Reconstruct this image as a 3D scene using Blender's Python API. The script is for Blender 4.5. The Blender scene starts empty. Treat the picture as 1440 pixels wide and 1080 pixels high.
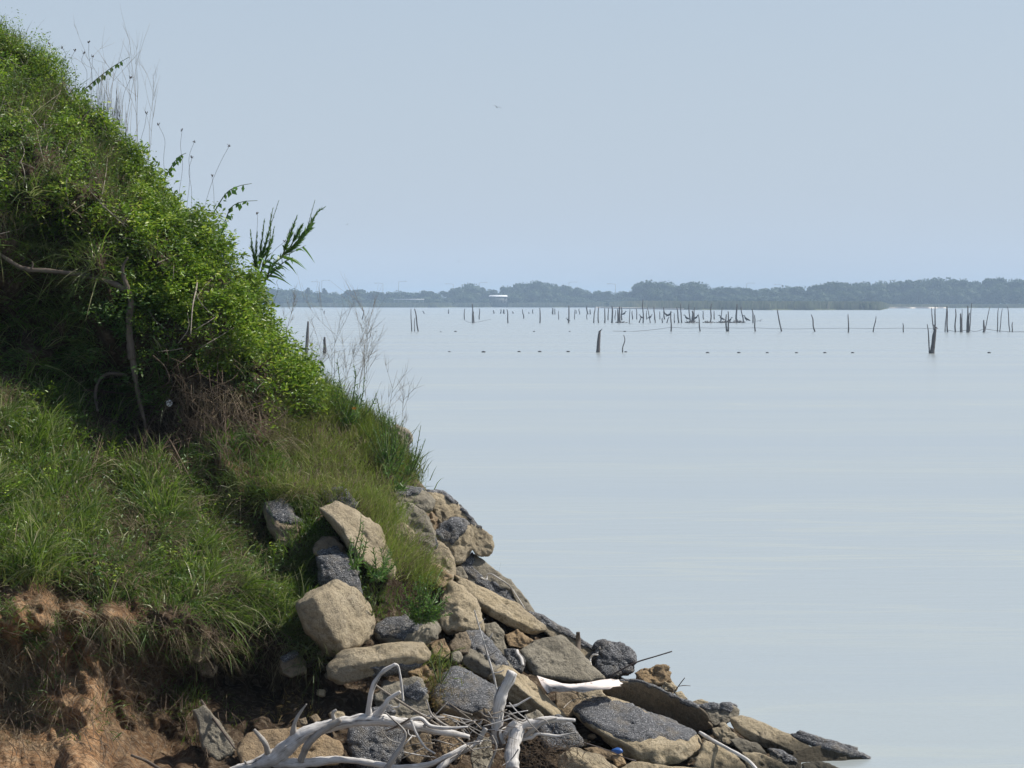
import bpy, bmesh, math, random
import numpy as np
from mathutils import Vector
random.seed(7); rng = np.random.default_rng(7)
scene = bpy.context.scene
COL = scene.collection

# ------------------------------------------------------------------ camera
F = 3704.0                      # focal length in photograph pixels (1440 wide)
CAM = np.array([0.0, 0.0, 3.0])
PITCH = math.atan(115/F)
cd = bpy.data.cameras.new('camera'); cam = bpy.data.objects.new('camera', cd); COL.objects.link(cam)
cam.location = CAM; cam.rotation_euler = (math.pi/2-PITCH, 0, 0)
cd.sensor_width = 36; cd.lens = 36*F/1440; cd.clip_start = 0.5; cd.clip_end = 20000
scene.camera = cam
scene.render.resolution_x = 1024; scene.render.resolution_y = 768

# ------------------------------------------------------------------ light
SUN = Vector((0.60, 0.17, 0.78)).normalized()
w = bpy.data.worlds.new('World'); scene.world = w; w.use_nodes = True
nt = w.node_tree; nt.nodes.clear()
sky = nt.nodes.new('ShaderNodeTexSky'); sky.sky_type = 'NISHITA'; sky.sun_disc = False
sky.sun_elevation = math.asin(SUN.z); sky.sun_rotation = math.atan2(SUN.x, SUN.y)
sky.air_density = 1.0; sky.dust_density = 1.6; sky.ozone_density = 2.0; sky.altitude = 0
bg = nt.nodes.new('ShaderNodeBackground'); bg.inputs[1].default_value = 0.092
wo = nt.nodes.new('ShaderNodeOutputWorld')
# milky summer haze: the low sky is paler and flatter than clear air
tcw = nt.nodes.new('ShaderNodeTexCoord'); sxyz = nt.nodes.new('ShaderNodeSeparateXYZ'); mr = nt.nodes.new('ShaderNodeMapRange'); mxw = nt.nodes.new('ShaderNodeMix'); mxw.data_type = 'RGBA'
nt.links.new(tcw.outputs['Generated'], sxyz.inputs[0]); nt.links.new(sxyz.outputs[2], mr.inputs[0])
mr.inputs[1].default_value = 0.0; mr.inputs[2].default_value = 0.45; mr.inputs[3].default_value = 0.92; mr.inputs[4].default_value = 0.08
nt.links.new(mr.outputs[0], mxw.inputs[0]); nt.links.new(sky.outputs[0], mxw.inputs[6]); mxw.inputs[7].default_value = (4.66, 5.42, 6.42, 1)
nt.links.new(mxw.outputs[2], bg.inputs[0]); nt.links.new(bg.outputs[0], wo.inputs[0])
sd = bpy.data.lights.new('sun', 'SUN'); sd.energy = 4.6; sd.angle = math.radians(0.6); sd.color = (1, 0.95, 0.87)
so = bpy.data.objects.new('sun', sd); COL.objects.link(so); so.rotation_euler = SUN.to_track_quat('Z', 'Y').to_euler()
scene.view_settings.view_transform = 'Standard'; scene.view_settings.look = 'None'
scene.view_settings.exposure = 0.30; scene.view_settings.gamma = 1
try: scene.cycles.volume_bounces = 1
except Exception: pass

# ------------------------------------------------------------------ projection helpers
cp, sp = math.cos(PITCH), math.sin(PITCH)
def P(px, py, Y):
    px = np.asarray(px, float); py = np.asarray(py, float); Y = np.asarray(Y, float)
    xc = (px-720)/F; yc = (540-py)/F
    dy = cp+yc*sp; dz = -sp+yc*cp
    s = Y/dy
    return np.stack([xc*s+0*Y, Y+0*xc*s, CAM[2]+dz*s], -1)
def PROJ(V):
    d = V-CAM
    f = d[:,1]*cp-d[:,2]*sp; u = d[:,1]*sp+d[:,2]*cp
    return 720+F*d[:,0]/f, 540-F*u/f
def WD(py): return F*3.0/(py-425.0)           # distance of a point on the water seen at row py

# ------------------------------------------------------------------ numpy noise
def _h(i, j, k, seed):
    n = (i*374761393+j*668265263+k*2147483647+seed*1274126177) & 0xffffffff
    n = ((n ^ (n >> 13))*1103515245+12345) & 0xffffffff
    n = ((n ^ (n >> 16))*2246822519) & 0xffffffff
    return (n & 0xffff)/65535.0
def vnoise(p, seed=0):
    i = np.floor(p).astype(np.int64); f = p-i; f = f*f*(3-2*f)
    r = 0
    for a in (0, 1):
        for b in (0, 1):
            for c in (0, 1):
                wgt = (f[:,0] if a else 1-f[:,0])*(f[:,1] if b else 1-f[:,1])*(f[:,2] if c else 1-f[:,2])
                r = r+wgt*_h(i[:,0]+a, i[:,1]+b, i[:,2]+c, seed)
    return r*2-1
def fbm(p, oct=4, seed=0, gain=0.5):
    r = 0; a = 1.0
    for o in range(oct):
        r = r+a*vnoise(p*2.0**o+o*17.3, seed+o); a *= gain
    return r
def n2(x, y, s=1.0, oct=4, seed=0):
    sh = np.shape(x); p = np.stack([np.ravel(x)*s, np.ravel(y)*s, np.zeros(np.size(x))+seed*3.7], -1)
    return fbm(p, oct, seed).reshape(sh)
def inpoly(px, py, poly):
    px = np.asarray(px, float); py = np.asarray(py, float); c = np.zeros(px.shape, bool); n = len(poly); j = n-1
    for i in range(n):
        xi, yi = poly[i]; xj, yj = poly[j]
        c ^= ((yi > py) != (yj > py)) & (px < (xj-xi)*(py-yi)/((yj-yi) or 1e-9)+xi)
        j = i
    return c

# ------------------------------------------------------------------ object helpers
def props(o, label=None, cat=None, group=None, kind=None):
    if label: o['label'] = label
    if cat: o['category'] = cat
    if group: o['group'] = group
    if kind: o['kind'] = kind
    return o
def mk(name, V, faces, mat, parent=None, smooth=False, attr=None):
    """faces: list of index arrays (n,k)"""
    V = np.asarray(V, np.float32); me = bpy.data.meshes.new(name)
    faces = [np.asarray(f, np.int32) for f in faces if len(f)]
    nl = sum(f.size for f in faces); npoly = sum(len(f) for f in faces)
    me.vertices.add(len(V)); me.vertices.foreach_set('co', V.ravel())
    me.loops.add(nl); me.loops.foreach_set('vertex_index', np.concatenate([f.ravel() for f in faces]))
    me.polygons.add(npoly)
    tot = np.concatenate([np.full(len(f), f.shape[1], np.int32) for f in faces])
    me.polygons.foreach_set('loop_start', np.concatenate([[0], np.cumsum(tot)[:-1]]).astype(np.int32))
    me.polygons.foreach_set('loop_total', tot)
    if smooth: me.polygons.foreach_set('use_smooth', np.ones(npoly, bool))
    if attr:
        for k, a in attr.items():
            at = me.attributes.new(k, 'FLOAT', 'POINT'); at.data.foreach_set('value', np.asarray(a, np.float32))
    me.update(calc_edges=True); me.validate()
    if mat: me.materials.append(mat)
    o = bpy.data.objects.new(name, me); COL.objects.link(o)
    if parent is not None: o.parent = parent
    return o
def empty(name, loc, label, cat, group=None):
    o = bpy.data.objects.new(name, None); COL.objects.link(o); o.location = loc; o.empty_display_size = 0.1
    return props(o, label, cat, group)
def local(V, loc): return np.asarray(V)-np.asarray(loc)
class Acc:
    def __init__(s): s.V = []; s.Q = []; s.T = []; s.n = 0; s.G = []
    def add(s, V, Q=None, T=None):
        s.V.append(np.asarray(V, float))
        if Q is not None and len(Q): s.Q.append(np.asarray(Q)+s.n)
        if T is not None and len(T): s.T.append(np.asarray(T)+s.n)
        s.n += len(V)
    def build(s, name, mat, parent=None, smooth=False, loc=None):
        V = np.concatenate(s.V)
        if loc is not None: V = V-np.asarray(loc)
        fs = []
        if s.Q: fs.append(np.concatenate(s.Q))
        if s.T: fs.append(np.concatenate(s.T))
        o = mk(name, V, fs, mat, parent, smooth)
        if s.G and sum(map(len, s.G)) == len(V):
            at = o.data.attributes.new('grain', 'FLOAT_VECTOR', 'POINT'); at.data.foreach_set('vector', np.concatenate(s.G).astype(np.float32).ravel())
        return o
def thing(name, acc, mat, label, cat, group=None, smooth=True):
    V = np.concatenate(acc.V); loc = V[np.argmin(V[:,2])].copy()
    o = acc.build(name, mat, None, smooth, loc); o.location = loc
    return props(o, label, cat, group)
def resample(pts, n, rad=None):
    pts = np.asarray(pts, float); m = len(pts)
    if m < 3:
        t = np.linspace(0, 1, n)[:,None]; out = pts[0]*(1-t)+pts[-1]*t
    else:
        e = np.concatenate([[2*pts[0]-pts[1]], pts, [2*pts[-1]-pts[-2]]]); out = []
        for u in np.linspace(0, m-1-1e-6, n):
            i = int(u); f = u-i; a, b, c, d = e[i:i+4]
            out.append(0.5*((2*b)+(-a+c)*f+(2*a-5*b+4*c-d)*f*f+(-a+3*b-3*c+d)*f**3))
        out = np.array(out)
    if rad is None: return out
    rr = np.interp(np.linspace(0, m-1, n), np.arange(len(rad))*(m-1)/max(len(rad)-1, 1), rad)
    return out, rr
def tube(pts, rad, sides=6, rough=0.0, seed=0, cap=True):
    pts = np.asarray(pts, float); n = len(pts); rad = np.broadcast_to(np.asarray(rad, float), (n,))
    t = np.gradient(pts, axis=0); t /= np.linalg.norm(t, axis=1)[:,None]+1e-12
    ref = np.array([0.31, 0.92, 0.17]); V = []
    u = np.cross(t[0], ref); u /= np.linalg.norm(u)
    a = np.arange(sides)*2*math.pi/sides
    for i in range(n):
        u = u-t[i]*np.dot(u, t[i]); u /= np.linalg.norm(u)+1e-12; v = np.cross(t[i], u)
        V.append(pts[i]+rad[i]*(np.cos(a)[:,None]*u+np.sin(a)[:,None]*v))
    V = np.concatenate(V)
    if rough:
        c = np.repeat(pts, sides, 0); d = V-c
        k = 1+rough*fbm(V*np.array([22, 22, 22.])+seed, 3, seed)
        V = c+d*k[:,None]
    i = np.arange(n-1)[:,None]*sides+np.arange(sides)[None]; j = np.arange(n-1)[:,None]*sides+(np.arange(sides)+1)[None]%sides
    Q = np.stack([i, j, j+sides, i+sides], -1).reshape(-1, 4)
    T = []
    if cap:
        V = np.concatenate([V, pts[:1]-t[:1]*rad[0]*.2, pts[-1:]+t[-1:]*rad[-1]*.2]); c0, c1 = n*sides, n*sides+1
        k = np.arange(sides); T = np.concatenate([np.stack([(k+1)%sides, k, k*0+c0], -1), np.stack([(n-1)*sides+k, (n-1)*sides+(k+1)%sides, k*0+c1], -1)])
    return V, Q, T
def box(c, h):
    c = np.array(c, float); h = np.array(h, float)
    V = np.array([[x, y, z] for x in (-1, 1) for y in (-1, 1) for z in (-1, 1)])*h+c
    return V, np.array([[0,1,3,2],[4,6,7,5],[0,4,5,1],[2,3,7,6],[0,2,6,4],[1,5,7,3]])
_ico = {}
def ico(l):
    if l not in _ico:
        bm = bmesh.new(); bmesh.ops.create_icosphere(bm, subdivisions=l, radius=1)
        _ico[l] = (np.array([v.co[:] for v in bm.verts]), np.array([[v.index for v in f.verts] for f in bm.faces])); bm.free()
    return _ico[l]

# ------------------------------------------------------------------ materials
def newmat(name):
    m = bpy.data.materials.new(name); m.use_nodes = True; n = m.node_tree
    return m, n, n.nodes['Principled BSDF']
def N(nt, t, **k):
    n = nt.nodes.new(t)
    for a, b in k.items(): setattr(n, a, b)
    return n
def ramp(nt, fac, stops):
    r = N(nt, 'ShaderNodeValToRGB'); e = r.color_ramp.elements
    while len(e) < len(stops): e.new(0.5)
    for el, (p, c) in zip(e, stops): el.position = p; el.color = (*c, 1)
    nt.links.new(fac, r.inputs[0]); return r.outputs[0]
def noise(nt, scale, detail=4, rough=0.55, vec=None, typ='ShaderNodeTexNoise'):
    n = N(nt, typ); n.inputs['Scale'].default_value = scale
    if 'Detail' in n.inputs: n.inputs['Detail'].default_value = detail
    if 'Roughness' in n.inputs: n.inputs['Roughness'].default_value = rough
    if vec is not None: nt.links.new(vec, n.inputs['Vector'])
    return n
def mixc(nt, fac, a, b, mode='MIX'):
    m = N(nt, 'ShaderNodeMix', data_type='RGBA', blend_type=mode)
    for s, v in ((m.inputs[0], fac), (m.inputs[6], a), (m.inputs[7], b)):
        if hasattr(v, 'is_output') or isinstance(v, bpy.types.NodeSocket): nt.links.new(v, s)
        elif isinstance(v, (int, float)): s.default_value = v
        else: s.default_value = (*v, 1)
    return m.outputs[2]
def N_mul(nt, s, k):
    m = N(nt, 'ShaderNodeMath', operation='MULTIPLY'); nt.links.new(s, m.inputs[0]); m.inputs[1].default_value = k; return m.outputs[0]
def bump(nt, b, h, strength, dist):
    n = N(nt, 'ShaderNodeBump'); n.inputs['Strength'].default_value = strength; n.inputs['Distance'].default_value = dist
    nt.links.new(h, n.inputs['Height']); nt.links.new(n.outputs[0], b.inputs['Normal']); return n
def objcoord(nt): return N(nt, 'ShaderNodeTexCoord').outputs['Object']
def wcoord(nt): return N(nt, 'ShaderNodeNewGeometry').outputs['Position']

def leafmat(name, cols, trans=0.45, rough=0.5, patch=None, spec=0.3):
    m, n, b = newmat(name); g = N(n, 'ShaderNodeNewGeometry')
    c = ramp(n, g.outputs['Random Per Island'], [(i/(len(cols)-1), k) for i, k in enumerate(cols)])
    if patch:
        no = noise(n, patch[0], 2, 0.5, g.outputs['Position'])
        f = ramp(n, no.outputs['Fac'], [(0.42, (0,0,0)), (0.6, (1,1,1))])
        c = mixc(n, f, c, mixc(n, 0.75, c, patch[1]))
    n.links.new(c, b.inputs['Base Color']); b.inputs['Roughness'].default_value = rough
    b.inputs['Specular IOR Level'].default_value = spec
    t = N(n, 'ShaderNodeBsdfTranslucent'); n.links.new(mixc(n, 0.5, c, (0.16, 0.26, 0.02)), t.inputs[0])
    x = N(n, 'ShaderNodeMixShader'); x.inputs[0].default_value = trans
    n.links.new(b.outputs[0], x.inputs[1]); n.links.new(t.outputs[0], x.inputs[2])
    n.links.new(x.outputs[0], n.nodes['Material Output'].inputs[0]); return m
def woodmat(name, c1, c2, scale=30, rough=0.8, grain=False, crack=(0.05, 0.04, 0.032)):
    m, n, b = newmat(name); tc = objcoord(n)
    if grain:
        at = N(n, 'ShaderNodeAttribute', attribute_name='grain'); mp = N(n, 'ShaderNodeMapping'); n.links.new(at.outputs['Vector'], mp.inputs[0]); mp.inputs['Scale'].default_value = (1, 1, 0.07); tg = mp.outputs[0]
    else: tg = tc
    a = noise(n, scale*(4.5 if grain else 1), 6, 0.7, tg); s = noise(n, scale*0.3, 5, 0.65, tc); k = noise(n, scale*(2.6 if grain else 1.5), 3, 0.6, tg)
    c = ramp(n, a.outputs['Fac'], [(0.36, c2), (0.52, c1)]); c = mixc(n, 0.45, c, ramp(n, s.outputs['Fac'], [(0.38, c2), (0.52, c1)]))
    c = mixc(n, ramp(n, k.outputs['Fac'], [(0.33, (.85,)*3), (0.385, (0,)*3)]), c, crack)
    n.links.new(c, b.inputs['Base Color']); b.inputs['Roughness'].default_value = rough
    b.inputs['Specular IOR Level'].default_value = 0.25
    h = N(n, 'ShaderNodeMath', operation='ADD'); n.links.new(a.outputs['Fac'], h.inputs[0]); n.links.new(N_mul(n, ramp(n, k.outputs['Fac'], [(0.33, (0,)*3), (0.42, (1,)*3)]), 0.7), h.inputs[1])
    bump(n, b, h.outputs[0], 0.8, 0.006); return m
def plain(name, c, rough=0.6, spec=0.3):
    m, n, b = newmat(name); no = noise(n, 3.0, 3, 0.6, objcoord(n))
    n.links.new(mixc(n, no.outputs['Fac'], tuple(x*0.8 for x in c), tuple(min(1, x*1.2) for x in c)), b.inputs['Base Color'])
    b.inputs['Roughness'].default_value = rough; b.inputs['Specular IOR Level'].default_value = spec; return m

def rockmat(name, base, dark, light):
    m, n, b = newmat(name); tc = objcoord(n)
    oi = N(n, 'ShaderNodeObjectInfo')
    big = noise(n, 4.5, 5, 0.6, tc); mid = noise(n, 26, 6, 0.7, tc); fine = noise(n, 120, 4, 0.7, tc)
    c = ramp(n, big.outputs['Fac'], [(0.3, dark), (0.5, base), (0.7, light)])
    c = mixc(n, ramp(n, mid.outputs['Fac'], [(0.40, (0.9,)*3), (0.5, (0,)*3)]), c, tuple(x*0.5 for x in dark))
    c = mixc(n, 0.5, c, ramp(n, fine.outputs['Fac'], [(0.3, dark), (0.7, light)]))
    v = noise(n, 55, 0, 0.5, tc, 'ShaderNodeTexVoronoi')
    c = mixc(n, ramp(n, v.outputs['Distance'], [(0.0, (0.8,)*3), (0.2, (0,)*3)]), c, tuple(x*0.35 for x in dark))
    c = mixc(n, N_mul(n, oi.outputs['Random'], 0.3), c, (0.21, 0.19, 0.155))
    st2 = noise(n, 2.2, 4, 0.65, wcoord(n)); c = mixc(n, ramp(n, st2.outputs['Fac'], [(0.5, (0,)*3), (0.68, (0.42,)*3)]), c, (0.15, 0.135, 0.11))
    sz = N(n, 'ShaderNodeSeparateXYZ'); n.links.new(wcoord(n), sz.inputs[0]); wz = N(n, 'ShaderNodeMath', operation='ADD'); n.links.new(sz.outputs[2], wz.inputs[0]); n.links.new(N_mul(n, mid.outputs['Fac'], 0.06), wz.inputs[1])
    wet = ramp(n, wz.outputs[0], [(0.13, (1,)*3), (0.20, (0,)*3)]); c = mixc(n, N_mul(n, wet, 0.8), c, (0.045, 0.042, 0.032))
    n.links.new(c, b.inputs['Base Color']); b.inputs['Roughness'].default_value = 0.92
    b.inputs['Specular IOR Level'].default_value = 0.15
    h = N(n, 'ShaderNodeMath', operation='ADD'); n.links.new(mid.outputs['Fac'], h.inputs[0]); n.links.new(N_mul(n, fine.outputs['Fac'], 0.35), h.inputs[1])
    bump(n, b, h.outputs[0], 1.0, 0.035); return m

M = {}
M['tan'] = rockmat('tan_concrete', (0.50, 0.405, 0.26), (0.31, 0.24, 0.14), (0.60, 0.51, 0.365))
M['grey'] = rockmat('grey_concrete', (0.33, 0.295, 0.22), (0.19, 0.165, 0.12), (0.43, 0.39, 0.31))
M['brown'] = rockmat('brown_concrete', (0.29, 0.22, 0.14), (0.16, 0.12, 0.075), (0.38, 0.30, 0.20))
M['ochre'] = rockmat('ochre_concrete', (0.40, 0.28, 0.15), (0.24, 0.15, 0.075), (0.48, 0.36, 0.22))
def asphaltmat():
    m, n, b = newmat('asphalt_aggregate'); tc = objcoord(n)
    v = noise(n, 135, 0, 0.5, tc, 'ShaderNodeTexVoronoi'); v2 = noise(n, 240, 0, 0.5, tc, 'ShaderNodeTexVoronoi')
    sep = N(n, 'ShaderNodeSeparateColor'); n.links.new(v.outputs['Color'], sep.inputs[0])
    sep2 = N(n, 'ShaderNodeSeparateColor'); n.links.new(v2.outputs['Color'], sep2.inputs[0])
    c = ramp(n, sep.outputs[0], [(0.0, (0.045, 0.046, 0.048)), (0.5, (0.085, 0.086, 0.088)), (0.78, (0.165, 0.167, 0.17)), (1.0, (0.42, 0.42, 0.42))])
    c2 = ramp(n, sep2.outputs[0], [(0.0, (0.04, 0.04, 0.044)), (0.6, (0.085, 0.087, 0.092)), (1.0, (0.22, 0.22, 0.23))])
    c = mixc(n, 0.4, c, c2)
    big = noise(n, 9, 4, 0.6, tc); c = mixc(n, ramp(n, big.outputs['Fac'], [(0.50, (0,)*3), (0.70, (0.6,)*3)]), c, (0.20, 0.17, 0.125))
    n.links.new(c, b.inputs['Base Color']); b.inputs['Roughness'].default_value = 0.75
    b.inputs['Specular IOR Level'].default_value = 0.3
    inv = N_mul(n, v.outputs['Distance'], -1.0); bump(n, b, inv, 1.0, 0.008); return m
M['asphalt'] = asphaltmat()
def soilmat():
    m, n, b = newmat('eroded_soil'); tc = wcoord(n)
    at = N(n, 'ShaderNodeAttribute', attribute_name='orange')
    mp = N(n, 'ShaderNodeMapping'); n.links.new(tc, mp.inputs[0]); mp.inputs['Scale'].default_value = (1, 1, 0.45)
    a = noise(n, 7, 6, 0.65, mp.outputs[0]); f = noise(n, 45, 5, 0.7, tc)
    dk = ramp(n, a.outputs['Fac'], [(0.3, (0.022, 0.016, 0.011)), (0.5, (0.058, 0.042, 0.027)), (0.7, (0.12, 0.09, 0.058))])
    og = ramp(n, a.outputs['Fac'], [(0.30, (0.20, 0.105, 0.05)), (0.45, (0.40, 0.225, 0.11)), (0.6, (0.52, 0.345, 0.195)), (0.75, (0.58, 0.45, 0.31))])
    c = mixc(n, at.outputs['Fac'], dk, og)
    vp = noise(n, 38, 0, 0.5, tc, 'ShaderNodeTexVoronoi'); sp_ = N(n, 'ShaderNodeSeparateColor'); n.links.new(vp.outputs['Color'], sp_.inputs[0])
    c = mixc(n, ramp(n, sp_.outputs[1], [(0.55, (0,)*3), (1.0, (0.45,)*3)]), c, (0.26, 0.21, 0.15)); c = mixc(n, ramp(n, sp_.outputs[0], [(0.6, (0,)*3), (1.0, (0.6,)*3)]), c, (0.05, 0.03, 0.02))
    c = mixc(n, ramp(n, f.outputs['Fac'], [(0.35, (0.7,)*3), (0.55, (0,)*3)]), c, (0.05, 0.03, 0.018))
    n.links.new(c, b.inputs['Base Color']); b.inputs['Roughness'].default_value = 0.95; b.inputs['Specular IOR Level'].default_value = 0.1
    h = N(n, 'ShaderNodeMath', operation='ADD'); n.links.new(a.outputs['Fac'], h.inputs[0]); n.links.new(N_mul(n, f.outputs['Fac'], 0.4), h.inputs[1])
    bump(n, b, h.outputs[0], 1.0, 0.05); return m
M['soil'] = soilmat()
M['drift'] = woodmat('bleached_driftwood', (0.64, 0.61, 0.57), (0.34, 0.31, 0.27), 26, 0.75, True)
M['driftgrey'] = woodmat('grey_driftwood', (0.40, 0.37, 0.33), (0.20, 0.18, 0.155), 26, 0.8, True)
M['bark'] = woodmat('grey_brown_bark', (0.15, 0.12, 0.095), (0.055, 0.043, 0.033), 22, 0.9, True, (0.02, 0.016, 0.012))
M['root'] = woodmat('dry_root', (0.15, 0.11, 0.075), (0.07, 0.05, 0.033), 50, 0.9)
M['twig'] = woodmat('pale_twig', (0.30, 0.26, 0.21), (0.17, 0.14, 0.11), 50, 0.85)
M['plank'] = woodmat('white_split_wood', (0.78, 0.70, 0.64), (0.62, 0.52, 0.46), 16, 0.7, False, (0.40, 0.31, 0.26))
M['post'] = woodmat('wet_piling', (0.13, 0.12, 0.115), (0.06, 0.056, 0.055), 6, 0.85)
M['leaf'] = leafmat('bright_leaf', [(0.07, 0.145, 0.012), (0.15, 0.27, 0.02), (0.26, 0.40, 0.03), (0.45, 0.50, 0.07)], 0.45, 0.35, (3.4, (0.05, 0.09, 0.02)))  # dark noise patches put shaded gaps between sunlit leaves into the colour
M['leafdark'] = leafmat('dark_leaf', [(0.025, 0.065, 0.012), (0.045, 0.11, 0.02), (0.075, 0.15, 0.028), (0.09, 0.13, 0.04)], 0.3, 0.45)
M['grass'] = leafmat('green_grass', [(0.03, 0.075, 0.012), (0.055, 0.125, 0.018), (0.085, 0.175, 0.026), (0.13, 0.18, 0.05), (0.26, 0.24, 0.13)], 0.35, 0.45, (1.7, (0.09, 0.10, 0.035)))
M['blade'] = leafmat('long_green_blade', [(0.04, 0.08, 0.014), (0.08, 0.145, 0.022), (0.125, 0.205, 0.03), (0.20, 0.25, 0.07), (0.40, 0.37, 0.23)], 0.4, 0.35)
M['grasslight'] = leafmat('fine_light_grass', [(0.12, 0.18, 0.03), (0.19, 0.25, 0.045), (0.26, 0.30, 0.07), (0.38, 0.34, 0.15)], 0.4, 0.5)
M['straw'] = leafmat('dry_straw', [(0.13, 0.095, 0.055), (0.22, 0.17, 0.10), (0.33, 0.27, 0.17)], 0.15, 0.7)
M['redgrass'] = leafmat('rusty_grass', [(0.20, 0.12, 0.05), (0.30, 0.19, 0.08), (0.24, 0.22, 0.07)], 0.25, 0.6)
M['weed'] = leafmat('weed_leaf', [(0.06, 0.14, 0.03), (0.09, 0.20, 0.04), (0.14, 0.26, 0.06)], 0.35, 0.4)
M['stem'] = plain('green_stem', (0.09, 0.12, 0.04), 0.7)
M['seed'] = plain('dry_seed_head', (0.07, 0.055, 0.045), 0.9)
M['treeleaf'] = leafmat('far_tree_foliage', [(0.014, 0.032, 0.016), (0.026, 0.05, 0.022), (0.038, 0.064, 0.028)], 0.15, 0.7)
M['pineleaf'] = leafmat('far_pine_foliage', [(0.012, 0.028, 0.014), (0.022, 0.042, 0.018)], 0.1, 0.7)
M['reed'] = leafmat('marsh_reed', [(0.17, 0.175, 0.12), (0.22, 0.215, 0.15), (0.28, 0.265, 0.19)], 0.2, 0.8)
M['metal'] = plain('grey_metal', (0.30, 0.31, 0.32), 0.5, 0.5)
M['white'] = plain('white_paint', (0.80, 0.80, 0.78), 0.6)
M['blue'] = plain('blue_plastic', (0.02, 0.09, 0.30), 0.4, 0.5)
M['float'] = plain('dark_float', (0.05, 0.05, 0.055), 0.5)
M['rope'] = plain('dark_rope', (0.06, 0.055, 0.05), 0.9)
M['rebar'] = plain('rusty_wire', (0.085, 0.07, 0.065), 0.8)
M['bird'] = plain('dark_feathers', (0.03, 0.03, 0.035), 0.7)
M['gull'] = plain('grey_feathers', (0.16, 0.16, 0.17), 0.7)
M['sand'] = plain('pale_sand', (0.55, 0.50, 0.42), 0.95, 0.1)
M['land'] = plain('marsh_ground', (0.09, 0.10, 0.045), 0.95, 0.1)
M['flower'] = plain('orange_petal', (0.65, 0.22, 0.02), 0.6)
M['shell'] = plain('white_plastic', (0.75, 0.75, 0.76), 0.4)

def watermat():
    m, n, b = newmat('bay_water'); tc = wcoord(n)
    mp = N(n, 'ShaderNodeMapping'); n.links.new(tc, mp.inputs[0]); mp.inputs['Scale'].default_value = (0.35, 1.0, 1)
    mb = N(n, 'ShaderNodeMapping'); n.links.new(tc, mb.inputs[0]); mb.inputs['Scale'].default_value = (0.012, 0.10, 1)
    r1 = noise(n, 2.6, 4, 0.6, mp.outputs[0]); r2 = noise(n, 0.5, 3, 0.55, mp.outputs[0]); bands = noise(n, 1.0, 4, 0.55, mb.outputs[0])
    c = ramp(n, bands.outputs['Fac'], [(0.38, (0.305, 0.345, 0.36)), (0.6, (0.33, 0.365, 0.36))])
    ms = N(n, 'ShaderNodeMapping'); n.links.new(tc, ms.inputs[0]); ms.inputs['Scale'].default_value = (0.09, 0.42, 1)
    sc_ = noise(n, 1.0, 5, 0.6, ms.outputs[0]); patch = noise(n, 0.5, 2, 0.5, mb.outputs[0])
    fs = N(n, 'ShaderNodeMath', operation='MULTIPLY'); n.links.new(ramp(n, sc_.outputs['Fac'], [(0.50, (0,)*3), (0.535, (1,)*3), (0.57, (0,)*3)]), fs.inputs[0]); n.links.new(ramp(n, patch.outputs['Fac'], [(0.45, (0,)*3), (0.6, (0.3,)*3)]), fs.inputs[1])
    c = mixc(n, fs.outputs[0], c, (0.46, 0.46, 0.34))
    n.links.new(c, b.inputs['Base Color'])
    b.inputs['Roughness'].default_value = 0.22; b.inputs['IOR'].default_value = 1.33
    h = N(n, 'ShaderNodeMath', operation='ADD'); n.links.new(r1.outputs['Fac'], h.inputs[0]); n.links.new(N_mul(n, r2.outputs['Fac'], 2.0), h.inputs[1])
    bm_ = bump(n, b, h.outputs[0], 0.5, 0.02)
    st = ramp(n, bands.outputs['Fac'], [(0.38, (0.25,)*3), (0.6, (0.7,)*3)]); n.links.new(st, bm_.inputs['Strength'])
    return m
M['water'] = watermat()

# ------------------------------------------------------------------ water, far land
mk('water', [(-4500, -60, 0), (4500, -60, 0), (4500, 6000, 0), (-4500, 6000, 0)], [[[0,1,2,3]]], M['water'])
props(bpy.data.objects['water'], kind='structure')
def land(name, outline, z, mat):
    V = [(x, y, z) for x, y in outline]+[(x, y, -1.0) for x, y in outline]; n = len(outline)
    Q = [[i, (i+1)%n, n+(i+1)%n, n+i] for i in range(n)]
    o = mk(name, V, [np.array(Q), np.array([list(range(n-1, -1, -1))])], mat); props(o, kind='structure'); return o
def shore_y(px): return np.interp(px, [-900, 380, 600, 700, 840, 868, 900, 960, 1100, 1240, 1250, 1450, 2400], [1500, 1560, 1500, 1550, 1500, 1380, 1180, 1060, 1010, 1010, 1330, 1400, 1500])
sx = np.concatenate([np.linspace(-900, 380, 12), np.linspace(390, 1450, 160), np.linspace(1480, 2400, 8)])
sy = shore_y(sx)+22*n2(sx, sx*0, 0.05, 3, 5)
land('far_shore', [((a-720)/F*b, b) for a, b in zip(sx, sy)]+[(3600, 5500), (-3600, 5500)], 0.35, M['land'])
# pale sand bar in front of the reeds, left of the spit's nose
bx = np.linspace(846, 962, 30); by = np.interp(bx, [846, 870, 962], [1320, 1200, 1035])+6*n2(bx, bx*0, 0.1, 2, 3)
land('sand_bar', [((a-720)/F*b, b) for a, b in zip(bx, by)]+[((a-720)/F*b, b+90) for a, b in zip(bx[::-1], by[::-1])], 0.55, M['sand'])
bx = np.linspace(1232, 1330, 20); by = 1290+20*n2(bx, bx*0, 0.1, 2, 4)
land('sand_bar', [((a-720)/F*b, b) for a, b in zip(bx, by)]+[((a-720)/F*b, b+60) for a, b in zip(bx[::-1], by[::-1])], 0.55, M['sand'])

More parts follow.
